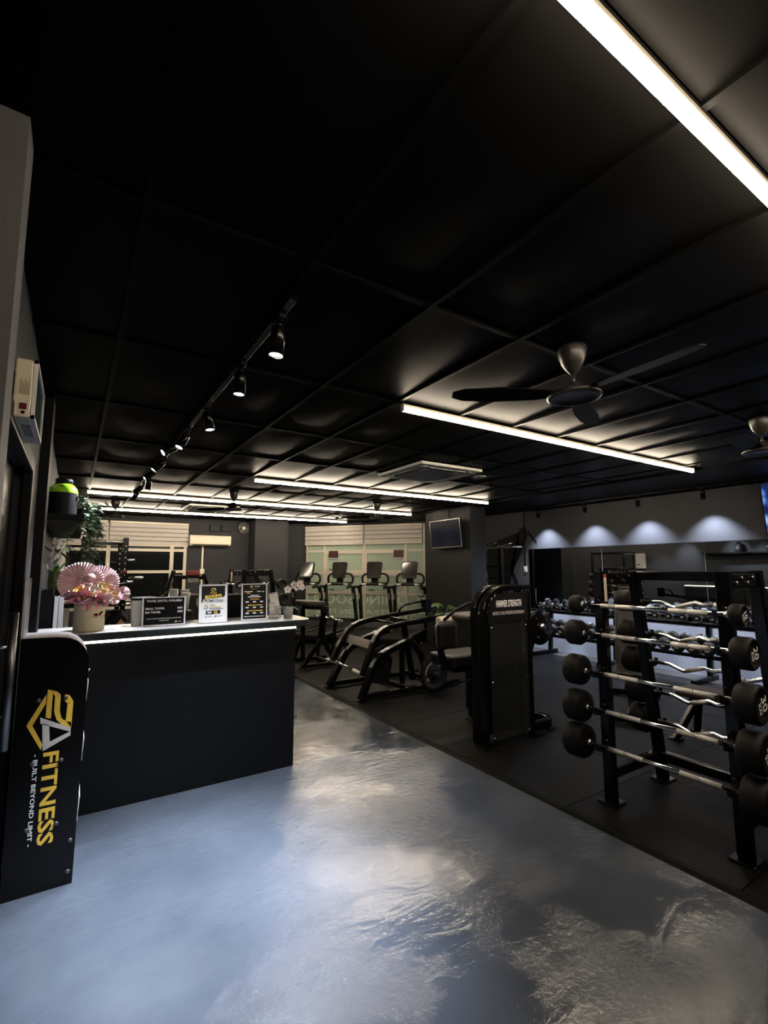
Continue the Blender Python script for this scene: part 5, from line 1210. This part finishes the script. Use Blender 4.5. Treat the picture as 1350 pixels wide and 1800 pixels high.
obj('push_rod', MB().tube([(3.20, 5.6, .66), (3.50, 5.55, .735)], .011, 8), M_CHROME, pm_)
obj('centre_post', MB().beam([(3.69, 5.30, .10), (3.69, 5.30, .64)], .06, .06), M_BLACK, pm_)
obj('diagonal_post', MB().beam([(3.90, 5.35, .12), (3.80, 5.35, .60), (3.75, 5.35, .88)], .06, .08), M_BLACK, pm_)
obj('cross_tube', MB().beam([(3.69, 5.13, .06), (3.69, 5.95, .06)], .05, .06), M_BLACK, pm_)
obj('cross_tube', MB().beam([(4.25, 5.17, .06), (4.25, 5.92, .06)], .05, .06), M_BLACK, pm_)
obj('lever_plate', MB().prism([(3.22, .16), (3.50, .12), (3.56, .40), (3.46, .62), (3.30, .56)], XZ(5.33), 0, .02), M_BLACKM, pm_)
obj('weight_horn', MB().cyl((4.03, 5.28, .235), (4.03, 4.97, .235), .024, 14), M_CHROME, pm_)
obj('horn_arm', MB().beam([(4.03, 5.25, .235), (3.96, 5.25, .45), (3.82, 5.25, .62)], .06, .07), M_BLACK, pm_)
for x, z in ((3.40, .52), (3.45, .36), (3.72, .60), (3.72, .50), (3.74, .42), (3.86, .62)): obj('bolt', MB().cyl((x, 5.10 if x > 3.7 else 5.325, z), (x, 5.085 if x > 3.7 else 5.31, z), .013, 10), M_CHROME, pm_)
for k, (x, z) in enumerate(((3.66, .86), (3.75, .868))): obj('bolt', MB().cyl((x, 5.224, z), (x, 5.214, z), .013, 10), M_CHROME, pm_)
def plate(lb, c, r, ax=(0, -1, 0), txt='25'):
    t = thing('weight_plate', lb, 'weight plate', c, 'round weight plates on the lever machine')
    obj('disc', MB().lathe([(.026, .0), (.026, .050), (.055, .050), (.060, .034), (r * .72, .030), (r * .80, .044), (r * .95, .046), (r, .036), (r, .010), (r * .95, 0), (.026, 0)], c, ax, 40, cap=False), M_HEAD, t)
    c = Vector(c); y = c.y - .0315 if ax[1] < 0 else c.y
    for a, s, sz in ((35, txt, .052), (215, txt, .052)):
        th = math.radians(a); u = Vector((math.sin(th), 0, -math.cos(th))); o_ = Vector((c.x + math.cos(th) * r * .48, y, c.z + math.sin(th) * r * .48))
        w_ = Vector((math.cos(th), 0, math.sin(th)))
        text('lettering', s, sz, o_ - u * .03, u, w_, M_SILV, t, bold=.001)
    for k, ch in enumerate('STANDARD'):
        th = math.radians(150 - (k - 3.5) * 11); w_ = Vector((math.cos(th), 0, math.sin(th))); u = Vector((math.sin(th), 0, -math.cos(th)))
        text('lettering', ch, .034, Vector((c.x, y, c.z)) + w_ * r * .56 - u * .01, u, w_, M_SILV, t, bold=.0006)
plate('near round weight plate with silver lettering on the lever machine', (4.03, 5.085, .235), .222)
plate('round weight plate half hidden behind the lever machine leg', (3.42, 5.50, .34), .20)

# ---------------------------------------------------------------- treadmills
M_CONS = mat('treadmill_black', (.0035, .0035, .0038), .35, spec=.3, vary=.15)
M_DISP = mat('console_glass', (.022, .020, .018), .10, vary=.7, vscale=9, spec=.6)
def treadmill():
    t = thing('treadmill', 'treadmill', 'treadmill', (0, 0, 0), 'treadmills facing the frosted window')
    dk_ = obj('deck', MB().box(-.36, .36, -1.55, .25, .07, .17), M_CONS, t, .01)
    obj('running_belt', MB().box(-.25, .25, -1.52, .05, .1705, .180), M_HEAD, t, .003)
    for s in (-1, 1):
        obj('side_rail', MB().box(s * .32 - .065, s * .32 + .065, -1.53, .20, .1705, .20), mat('rail_grey', (.015, .015, .016), .5, vary=.15), t, .006)
        obj('upright', MB().beam([(s * .40, .22, .08), (s * .37, .02, 1.0), (s * .36, -.02, 1.14)], .06, .12, up=(0, 1, 0)), M_CONS, t)
        obj('upright_trim', MB().beam([(s * .40 - .0, .145, .25), (s * .375, -.035, .98)], .018, .012, up=(0, 1, 0)), M_ALU, t)
        obj('side_handle', MB().tube([(s * .37, -.02, 1.14), (s * .385, -.18, 1.145), (s * .38, -.42, 1.12)], .026, 10), M_CONS, t)
        obj('foot', MB().cyl((s * .30, -1.45, .012), (s * .30, -1.45, .07), .035, 12).cyl((s * .30, .15, .012), (s * .30, .15, .07), .035, 12), M_CONS, t)
    obj('motor_hood', MB().prism([(-.02, .1705), (.02, .30), (.12, .37), (.36, .34), (.45, .20), (.45, .07), (.26, .07), (.26, .1705)], lambda a, b, h: (h, a, b), -.345, .345), M_CONS, t, .01)
    obj('cross_bar', MB().tube([(-.40, -.06, 1.11), (-.30, -.10, 1.17), (-.12, -.12, 1.20), (.12, -.12, 1.20), (.30, -.10, 1.17), (.40, -.06, 1.11)], .030, 12), M_CONS, t)
    obj('pulse_grip', MB().tube([(-.27, -.108, 1.18), (-.16, -.119, 1.197)], .032, 12), M_STEEL, t)
    obj('pulse_grip', MB().tube([(.16, -.119, 1.197), (.27, -.108, 1.18)], .032, 12), M_STEEL, t)
    obj('console_tray', MB().box(-.30, .30, -.06, .10, 1.16, 1.24), M_CONS, t, .03)
    lo = [(a, .07, b_) for a, b_ in rrect(-.33, .33, 1.18, 1.44, .12, 6)]
    obj('console_loop', MB().beam(lo, .045, .05, up=(0, 1, 0), closed=True), M_CONS, t)
    Rt = Matrix.Translation((0, .0, 1.53)) @ Matrix.Rotation(-.22, 4, 'X')
    sc = rrect(-.195, .195, -.20, .20, .05, 5)
    f = lambda a, b_, h: tuple(Rt @ Vector((a * (1 - .12 * (b_ < -.1)), h, b_)))
    ds = obj('console', MB().prism(sc, f, -.03, .03), M_CONS, t, .008)
    obj('display', MB().prism(rrect(-.165, .165, -.155, .17, .03, 4), lambda a, b_, h: tuple(Rt @ Vector((a, h, b_))), -.0335, -.0302), M_DISP, ds)
    for k in range(5): obj('console_button', MB().box(-.12 + k * .055, -.09 + k * .055, -.078, -.0605, 1.19, 1.215), M_ALU, t)
    obj('console_neck', MB().beam([(0, .05, 1.20), (0, .03, 1.42)], .16, .06), M_CONS, t)
    return t
tmt = treadmill(); TMA = math.radians(-51.4)
TMP = [(4.93, 11.23), (5.48, 10.53), (6.05, 9.83), (6.59, 9.14)]
TML = ['treadmill farthest from the television pillar, beside the orchid', 'second treadmill counting from the orchid side', 'third treadmill counting from the orchid side', 'treadmill nearest the television pillar']
for i, (x, y) in enumerate(TMP):
    if i == 0: tmt.location = (x, y, MT); tmt.rotation_euler = (0, 0, TMA); tmt['label'] = TML[0]
    else: dup(tmt, (x, y, MT), TMA, TML[i])

# ---------------------------------------------------------------- dumbbell rack and dumbbells
dr_ = thing('dumbbell_rack', 'long black two-tier dumbbell rack below the mirror', 'rack', (7.45, 4.0, 0))
TI = [(7.40, .845), (7.28, .43)]
for (x, z) in TI:
    Rt = Matrix.Rotation(-.28, 3, 'Y')
    for s in (-.11, .11): obj('shelf_rail', MB().cbox(Vector((x, 4.0, z)) + Rt @ Vector((s, 0, 0)), (.05, 4.35, .035), Rt), M_BLACK, dr_)
for y in (6.05, 4.75, 3.35, 2.0):
    obj('upright', MB().beam([(7.60, y, .05), (7.68, y, .95)], .07, .07, up=(0, 1, 0)), M_BLACK, dr_)
    obj('floor_beam', MB().beam([(7.10, y, .045), (7.78, y, .045)], .06, .065), M_BLACK, dr_)
    obj('tier_bracket', MB().beam([(7.19, y, .385), (7.60, y, .46)], .05, .045), M_BLACK, dr_)
    obj('tier_bracket', MB().beam([(7.31, y, .80), (7.65, y, .87)], .05, .045), M_BLACK, dr_)
M_DBEDGE = mat('dumbbell_rubber', (.008, .008, .009), .36, spec=.4, vary=.15)
def dumbbell(r, L, hl, n, nm, txt, lb, grp):
    t = thing(nm, lb, 'dumbbell', (0, 0, 0), grp)
    obj('handle', MB().tube([(-L / 2 - .01, 0, 0), (L / 2 + .01, 0, 0)], .016, 10), M_CHROME, t)
    for s in (-1, 1):
        h_ = obj('head', MB().lathe([(r * .7, 0), (r, hl * .18), (r, hl * .82), (r * .82, hl), (0, hl)], (s * L / 2, 0, 0), (s, 0, 0), n, smooth=False), M_DBEDGE, t)
        if s < 0: text('lettering', txt, r * .7, (-L / 2 - hl - .0015, r * .42, -r * .25), (0, -1, 0), (0, 0, 1), M_WTEXT, h_, bold=.001)
    return t
d1 = dumbbell(.060, .13, .078, 6, 'hex_dumbbell', '10', 'small hexagonal dumbbell on the upper tier of the rack below the mirror', 'dumbbells on the upper tier')
d2 = dumbbell(.089, .14, .105, 12, 'round_dumbbell', '20', 'large round dumbbell on the lower tier of the rack below the mirror', 'dumbbells on the lower tier')
ORD22 = ORD + ['eleventh', 'twelfth', 'thirteenth', 'fourteenth', 'fifteenth', 'sixteenth', 'seventeenth', 'eighteenth', 'nineteenth', 'twentieth', 'twenty-first', 'twenty-second']
for k in range(22):
    y = 5.97 - k * .19
    a = d1 if k == 0 else dup(d1, (0, 0, 0)); a.location = (TI[0][0] - .02, y, TI[0][1] + .090); a.rotation_euler = (0, -.28, 0); a['label'] = '%s small hexagonal dumbbell from the pillar end on the upper rack tier' % ORD22[k]
    y = 5.99 - k * .19
    a = d2 if k == 0 else dup(d2, (0, 0, 0)); a.location = (TI[1][0] - .03, y, TI[1][1] + .117); a.rotation_euler = (0, -.28, 0); a['label'] = '%s large round dumbbell from the pillar end on the lower rack tier' % ORD22[k]

# ---------------------------------------------------------------- second barbell rack behind the counter end
off = Vector((-.86, 6.45, 0))
r2 = dup(rk, Vector(rk.location) + off, None, 'distant black barbell rack behind the counter end')
for o in [x for x in list(COL.objects) if x.parent is None and x.name.split('.')[0] in ('straight_barbell', 'curl_barbell')]:
    kind = 'straight' if o.name.startswith('straight') else 'curl'
    n_ = int(o.name.split('.')[1]) if '.' in o.name else 0
    dup(o, Vector(o.location) + off, None, '%s %s barbell from the top of the distant rack behind the counter' % (ORD[n_], kind), kind + ' barbells on the distant rack')

# ---------------------------------------------------------------- curl bench right of the counter
cb = thing('preacher_curl_bench', 'black preacher curl bench with tan arm pad just past the counter end', 'gym bench', (3.4, 7.1, 0))
def cbm(nm, pts, w=.06, h=.07, y=7.2): return obj(nm, MB().beam([(a, y, b_) for a, b_ in pts], w, h, up=(0, 1, 0)), M_BLACK, cb)
cbm('main_post', [(3.46, .42), (3.455, .95)]); cbm('splayed_leg', [(3.10, .03), (3.28, .26), (3.42, .45)]); cbm('splayed_leg', [(3.48, .46), (3.55, .28), (3.72, .07)])
cbm('base_rail', [(3.12, .06), (3.78, .06)]); cbm('second_post', [(3.26, .10), (3.25, .93)], y=7.55); cbm('base_rail', [(3.12, .06), (3.78, .06)], y=7.75)
cbm('splayed_leg', [(3.08, .05), (3.18, .35), (3.25, .5)], y=7.55)
obj('cross_rail', MB().beam([(3.60, 7.2, .06), (3.60, 7.75, .06)], .06, .07), M_BLACK, cb)
obj('top_rail', MB().beam([(3.25, 7.55, .95), (3.455, 7.2, .95)], .06, .06), M_BLACK, cb)
obj('arm_pad', MB().cbox((3.27, 7.30, 1.03), (.34, .50, .08), Matrix.Rotation(.06, 3, 'Y')), M_TAN, cb, .025, 3)
obj('pad_side', MB().box(3.36, 3.50, 7.08, 7.42, .93, .985), M_VINYL, cb, .012)
for y in (7.16, 7.7): obj('bar_cradle', MB().beam([(3.60, y, .10), (3.66, y, .72)], .045, .05, up=(0, 1, 0)).prism([(3.63, .72), (3.71, .72), (3.72, .77), (3.705, .77), (3.69, .735), (3.645, .735), (3.63, .77)], XZ(y - .02), 0, .04), M_BLACK, cb)
for x, y in ((3.10, 7.2), (3.76, 7.2), (3.10, 7.75), (3.76, 7.75)): obj('foot_plate', MB().box(x - .05, x + .05, y - .05, y + .05, MT, MT + .011), M_BLACK, cb, .003)
for x, z in ((3.455, .90), (3.47, .80)): obj('bolt', MB().cyl((x, 7.165, z), (x, 7.155, z), .013, 10), M_CHROME, cb)
t = thing('loose_curl_bar', 'chrome zigzag bar without weights on the preacher bench cradles', 'barbell', (3.67, 7.4, .75))
obj('shaft', MB().tube([(3.668, 6.90, .751), (3.668, 7.22, .751), (3.668, 7.30, .79), (3.668, 7.40, .755), (3.668, 7.50, .755), (3.668, 7.60, .79), (3.668, 7.68, .751), (3.668, 8.0, .751)], .0145, 10), M_CHROME, t)
for y in (6.98, 7.85): obj('collar', MB().cyl((3.668, y, .751), (3.668, y + .05, .751), .026, 12), M_STEEL, t)

# ---------------------------------------------------------------- power rack and press machine behind the reception
pw = thing('power_rack', 'tall black power rack in front of the dark back window', 'rack', (.4, 9.5, 0))
M_RED = mat('red_knob', (.30, .02, .02), .35, vary=.1)
for x in (.12, .70):
    for y in (8.95, 10.1):
        u_ = obj('upright', MB().beam([(x, y, .05), (x, y, 2.10)], .075, .075, up=(0, 1, 0)), M_BLACK, pw)
        hm = MB()
        for k in range(18): hm.cyl((x, y - .0375, .35 + k * .095), (x, y - .0395, .35 + k * .095), .010, 8)
        obj('pin_holes', hm, M_STEEL, u_)['kind'] = 'stuff'
    obj('base_beam', MB().beam([(x, 8.85, .04), (x, 10.2, .04)], .075, .07), M_BLACK, pw)
    obj('top_beam', MB().beam([(x, 8.99, 2.06), (x, 10.06, 2.06)], .07, .07), M_BLACK, pw)
    obj('bar_catch', MB().box(x - .05, x + .05, 8.80, 8.91, 1.40, 1.43).box(x - .05, x + .05, 8.80, 8.815, 1.43, 1.49), M_BLACK, pw)
    obj('lock_knob', MB().cyl((x, 8.912, 1.55), (x, 8.86, 1.55), .022, 12), M_RED, pw)
obj('pull_up_bar', MB().tube([(.14, 8.95, 2.03), (.68, 8.95, 2.03)], .017, 10), M_STEEL, pw)
obj('rear_cross_beam', MB().beam([(.15, 10.1, 2.06), (.67, 10.1, 2.06)], .07, .07), M_BLACK, pw)
obj('rear_base_beam', MB().beam([(.15, 10.1, .10), (.67, 10.1, .10)], .07, .07), M_BLACK, pw)
for z in (.95, 1.35, 1.75): obj('plate_peg', MB().cyl((.738, 10.1, z), (.95, 10.1, z), .022, 12), M_CHROME, pw)
ob_ = thing('olympic_barbell', 'long chrome barbell resting on the power rack catches', 'barbell', (.4, 8.86, 1.45))
obj('shaft', MB().tube([(-.15, 8.857, 1.445), (.95, 8.857, 1.445)], .014, 10), M_CHROME, ob_)
for a, b_ in ((-.18, .02), (.80, .98)): obj('sleeve', MB().cyl((a, 8.857, 1.445), (b_, 8.857, 1.445), .024, 12), M_CHROME, ob_)
ps = thing('press_machine', 'black lever press machine with red accent behind the counter signs', 'gym machine', (1.6, 8.6, 0))
def pb(nm, pts, w=.06, h=.07, m=M_BLACK): return obj(nm, MB().beam(pts, w, h), m, ps)
pb('front_post', [(1.18, 8.5, .05), (1.28, 8.5, 1.18), (1.38, 8.5, 1.56)]); pb('rear_post', [(2.05, 8.5, .05), (1.97, 8.5, 1.16), (1.84, 8.5, 1.50)])
pb('top_beam', [(1.36, 8.5, 1.46), (1.88, 8.5, 1.44)]); pb('base_beam', [(1.10, 8.5, .045), (2.10, 8.5, .045)]); pb('base_cross', [(1.6, 8.1, .045), (1.6, 8.9, .045)])
obj('lever_handle', MB().tube([(1.02, 8.3, 1.10), (1.18, 8.34, 1.14), (1.32, 8.42, 1.25), (1.36, 8.45, 1.44)], .018, 10), M_BLACK, ps)
obj('lever_grip', MB().tube([(.90, 8.3, 1.085), (1.03, 8.3, 1.10)], .021, 10), M_STEEL, ps)
obj('lever_handle', MB().tube([(2.12, 8.3, 1.14), (2.0, 8.36, 1.2), (1.9, 8.42, 1.38)], .018, 10), M_BLACK, ps)
obj('accent_cover', MB().box(1.58, 1.78, 8.44, 8.56, 1.478, 1.56), mat('red_cover', (.22, .012, .02), .35, vary=.1), ps, .012)
for k in range(5): obj('spring_coil', MB().tube([(1.60 + k * .035 + .014 * math.cos(a * PI / 4), 8.42, 1.40 + .03 * math.sin(a * PI / 4)) for a in range(8)], .005, 6, closed=True), M_STEEL, ps)
obj('seat', MB().box(1.45, 1.80, 8.15, 8.40, .48, .55), M_VINYL, ps, .025, 3)
obj('backrest', MB().cbox((1.62, 8.42, .88), (.30, .08, .60)), M_VINYL, ps, .025, 3)
obj('seat_post', MB().beam([(1.62, 8.3, .05), (1.62, 8.3, .48)], .06, .06), M_BLACK, ps)

# ---------------------------------------------------------------- benches behind the barbell rack
def bench(lb, x, y, rot, ang, first={}):
    k = round(ang, 3)
    if k in first: return dup(first[k], (x, y, MT), rot, lb)
    t = thing('adjustable_bench', lb, 'gym bench', (0, 0, 0), None)
    obj('base_beam', MB().beam([(0, -.60, .06), (0, .60, .06)], .07, .07), M_BLACK, t)
    for y_ in (-.60, .60):
        obj('cross_foot', MB().beam([(-.26, y_, .04), (.26, y_, .04)], .06, .06), M_BLACK, t)
        for s in (-1, 1): obj('rubber_foot', MB().cyl((s * .23, y_, .0), (s * .23, y_, .012), .03, 10), M_HEAD, t)
    obj('seat_post', MB().beam([(0, -.25, .08), (0, -.12, .42)], .06, .06), M_BLACK, t)
    obj('rear_strut', MB().beam([(0, .42, .08), (0, .10, .42)], .05, .05), M_BLACK, t)
    obj('seat', MB().cbox((0, -.30, .46), (.30, .34, .075), Matrix.Rotation(.12, 3, 'X')), M_VINYL, t, .025, 3)
    R_ = Matrix.Rotation(ang, 3, 'X'); c_ = Vector((0, -.10, .46)) + R_ @ Vector((0, .43, 0))
    obj('backrest', MB().cbox(c_, (.29, .82, .075), R_), M_VINYL, t, .025, 3)
    q = Vector((0, -.10, .42)) + R_ @ Vector((0, .45, -.03))
    obj('ladder_strut', MB().beam([(0, .50, .09), tuple(q)], .05, .04), M_BLACK, t)
    obj('wheel', MB().cyl((-.10, .66, .05), (-.13, .66, .05), .045, 14).cyl((.10, .66, .05), (.13, .66, .05), .045, 14), M_HEAD, t)
    t.location = (x, y, MT); t.rotation_euler = (0, 0, rot); first[k] = t
    return t
bench('adjustable bench with raised backrest directly behind the barbell rack', 5.40, 3.20, -1.1, 1.25)
t = thing('flat_bench', 'flat bench with brown pad low behind the barbell rack', 'gym bench', (5.0, 1.9, 0))
obj('pad', MB().box(4.82, 5.14, 1.25, 2.45, .40, .47), M_TAN, t, .025, 3)
obj('spine', MB().beam([(4.98, 1.35, .37), (4.98, 2.38, .37)], .06, .06), M_BLACK, t)
for y, d in ((2.32, .12), (1.40, -.12)):
    obj('leg', MB().beam([(4.96, y, .36), (4.78, y + d, .03)], .06, .05), M_BLACK, t); obj('leg', MB().beam([(5.0, y, .36), (5.18, y + d, .03)], .06, .05), M_BLACK, t)
    for x in (4.78, 5.18): obj('foot_plate', MB().box(x - .05, x + .05, y + d - .05, y + d + .05, MT, MT + .014), M_BLACK, t, .003)

# ---------------------------------------------------------------- attachment tower beside the pillar
at_ = thing('cable_attachment_tower', 'slim black tower with chrome cable handles on top beside the mural', 'rack', (7.35, 7.1, 0))
obj('post', MB().beam([(7.42, 7.05, .03), (7.42, 7.05, 1.99)], .08, .09, up=(0, 1, 0)), M_BLACK, at_)
obj('base', MB().box(7.15, 7.70, 6.75, 7.35, MT, .045), M_BLACK, at_, .006)
obj('top_tray', MB().cbox((7.40, 6.98, 2.005), (.26, .80, .022), Matrix.Rotation(0, 3, 'X')), M_STEEL, at_, .004)
for z in (1.15, 1.38, 1.62): obj('shelf_bar', MB().beam([(7.30, 7.05, z), (7.30, 7.40, z)], .03, .03), M_BLACK, at_)
obj('chrome_column', MB().cyl((7.30, 7.34, .05), (7.30, 7.34, 1.99), .018, 12), M_CHROME, at_)
for k, (y0, y1, z0, z1, lb) in enumerate(((7.36, 7.12, 2.037, 2.11, 'chrome cable handle slanting up at the pillar end of the tower'), (7.06, 6.99, 2.037, 2.037, 'chrome cable bar lying in the middle of the tower top'), (6.95, 6.70, 2.04, 2.085, 'chrome cable bar at the mirror end of the tower top'))):
    h_ = thing('chrome_pull_bar', lb, 'pull bar', (7.36, (y0 + y1) / 2, 2.02), 'cable handles on the tower')
    obj('bar', MB().tube([(7.36, y0, z0), (7.36, y1, z1)], .014, 10), M_CHROME, h_)
    for y, z in ((y0, z0), (y1, z1)): obj('grip_end', MB().sphere((7.36, y, z), .020, 10, 8), M_CHROME, h_)
for k, y in enumerate((7.30, 7.20, 7.10)):
    t = thing('hanging_rope', ['hanging pull rope nearest the pillar on the attachment tower', 'middle hanging pull rope on the attachment tower', 'hanging pull rope nearest the mirror on the attachment tower'][k], 'rope', (7.27, y, 1.2), 'pull ropes on the tower')
    obj('rope', MB().tube([(7.268, y, 1.16), (7.265, y + .01, 1.0), (7.265, y - .005, .82)], .013, 8), mat('pale_rope', (.30, .31, .33), .8, vary=.2, vscale=60), t)
    obj('rope_end', MB().cyl((7.265, y - .005, .82), (7.265, y - .005, .77), .022, 10), M_BLACKM, t)

# ---------------------------------------------------------------- monstera by the pillar
M_MON = mat('monstera_leaf', (.055, .12, .035), .35, vary=.4, vscale=12)
M_MONL = mat('young_leaf', (.22, .36, .05), .35, vary=.3, vscale=12)
mx, my = 5.98, 7.30
t = thing('potted_monstera', 'potted split-leaf plant at the foot of the television pillar', 'potted plant', (mx, my, 0))
obj('pot', MB().lathe([(.11, 0), (.15, .28), (.16, .30), (.145, .30), (.13, .26), (0, .26)], (mx, my, MT), n=24), M_BLACKM, t)
rm_ = random.Random(4)
def mleaf(base, az, L, hh, m):
    tip = Vector(base) + Vector((math.cos(az) * L * .8, math.sin(az) * L * .8, hh)); mid = (Vector(base) + tip) / 2 + Vector((0, 0, .10))
    st = obj('stalk', MB().tube([base, mid, tip], .007, 6), M_STEM, t)
    u = Vector((math.cos(az), math.sin(az), -.35)).normalized(); v = Vector((-math.sin(az), math.cos(az), 0)); nn = u.cross(v)
    S = .17; outl = []
    for k in range(25):
        a = PI * 2 * k / 24; r = S * (.62 + .30 * math.cos(a)) * (1 if k % 3 else .55); outl.append((math.cos(a) * r + .35 * S, math.sin(a) * r * 1.25))
    mb = MB(); c0 = tip + u * S * .3
    vs = [c0 + nn * .0] + [tip + u * a + v * b_ - nn * (b_ * b_ * 1.6) for a, b_ in outl]
    mb.add(vs, [(0, i, i % 25 + 1) for i in range(1, 26)], True)
    lo = obj('leaf', mb, m, st); s_ = lo.modifiers.new('thickness', 'SOLIDIFY'); s_.thickness = .002
for k, (az, L, hh, m) in enumerate(((-2.2, .30, .50, M_MON), (-1.2, .22, .62, M_MON), (-3.0, .34, .42, M_MONL), (2.6, .26, .52, M_MON), (-.5, .22, .48, M_MON), (-1.8, .18, .38, M_MONL), (-2.6, .12, .66, M_MON), (1.2, .2, .5, M_MON))):
    mleaf((mx + .02 * math.cos(az), my + .02 * math.sin(az), .27), az, L, hh, m)

# ---------------------------------------------------------------- small wall units on the left
t = thing('access_reader', 'pale grey access reader at the picture edge beside the door', 'reader', (-.2, 1.9, 1.6))
obj('upper_case', MB().box(-.239, -.205, 1.80, 1.885, 1.73, 1.83), M_CASS, t, .008); obj('lower_case', MB().box(-.239, -.200, 1.79, 1.88, 1.58, 1.725), M_CASS, t, .01)
obj('keypad', MB().box(-.1995, -.197, 1.81, 1.86, 1.62, 1.70), M_CASSD, t)
t = thing('distribution_board', 'white electrical distribution board on the left wall, seen in the mirror', 'electrical box', (-.2, 8.95, 1.5))
obj('box', MB().box(-.239, -.15, 8.75, 9.15, 1.55, 2.05), M_WHITE, t, .006); obj('door', MB().box(-.149, -.142, 8.78, 9.12, 1.58, 2.02), M_WHITE, t, .003); obj('latch', MB().box(-.1415, -.13, 8.9, 9.0, 1.66, 1.69), M_BLACKM, t)
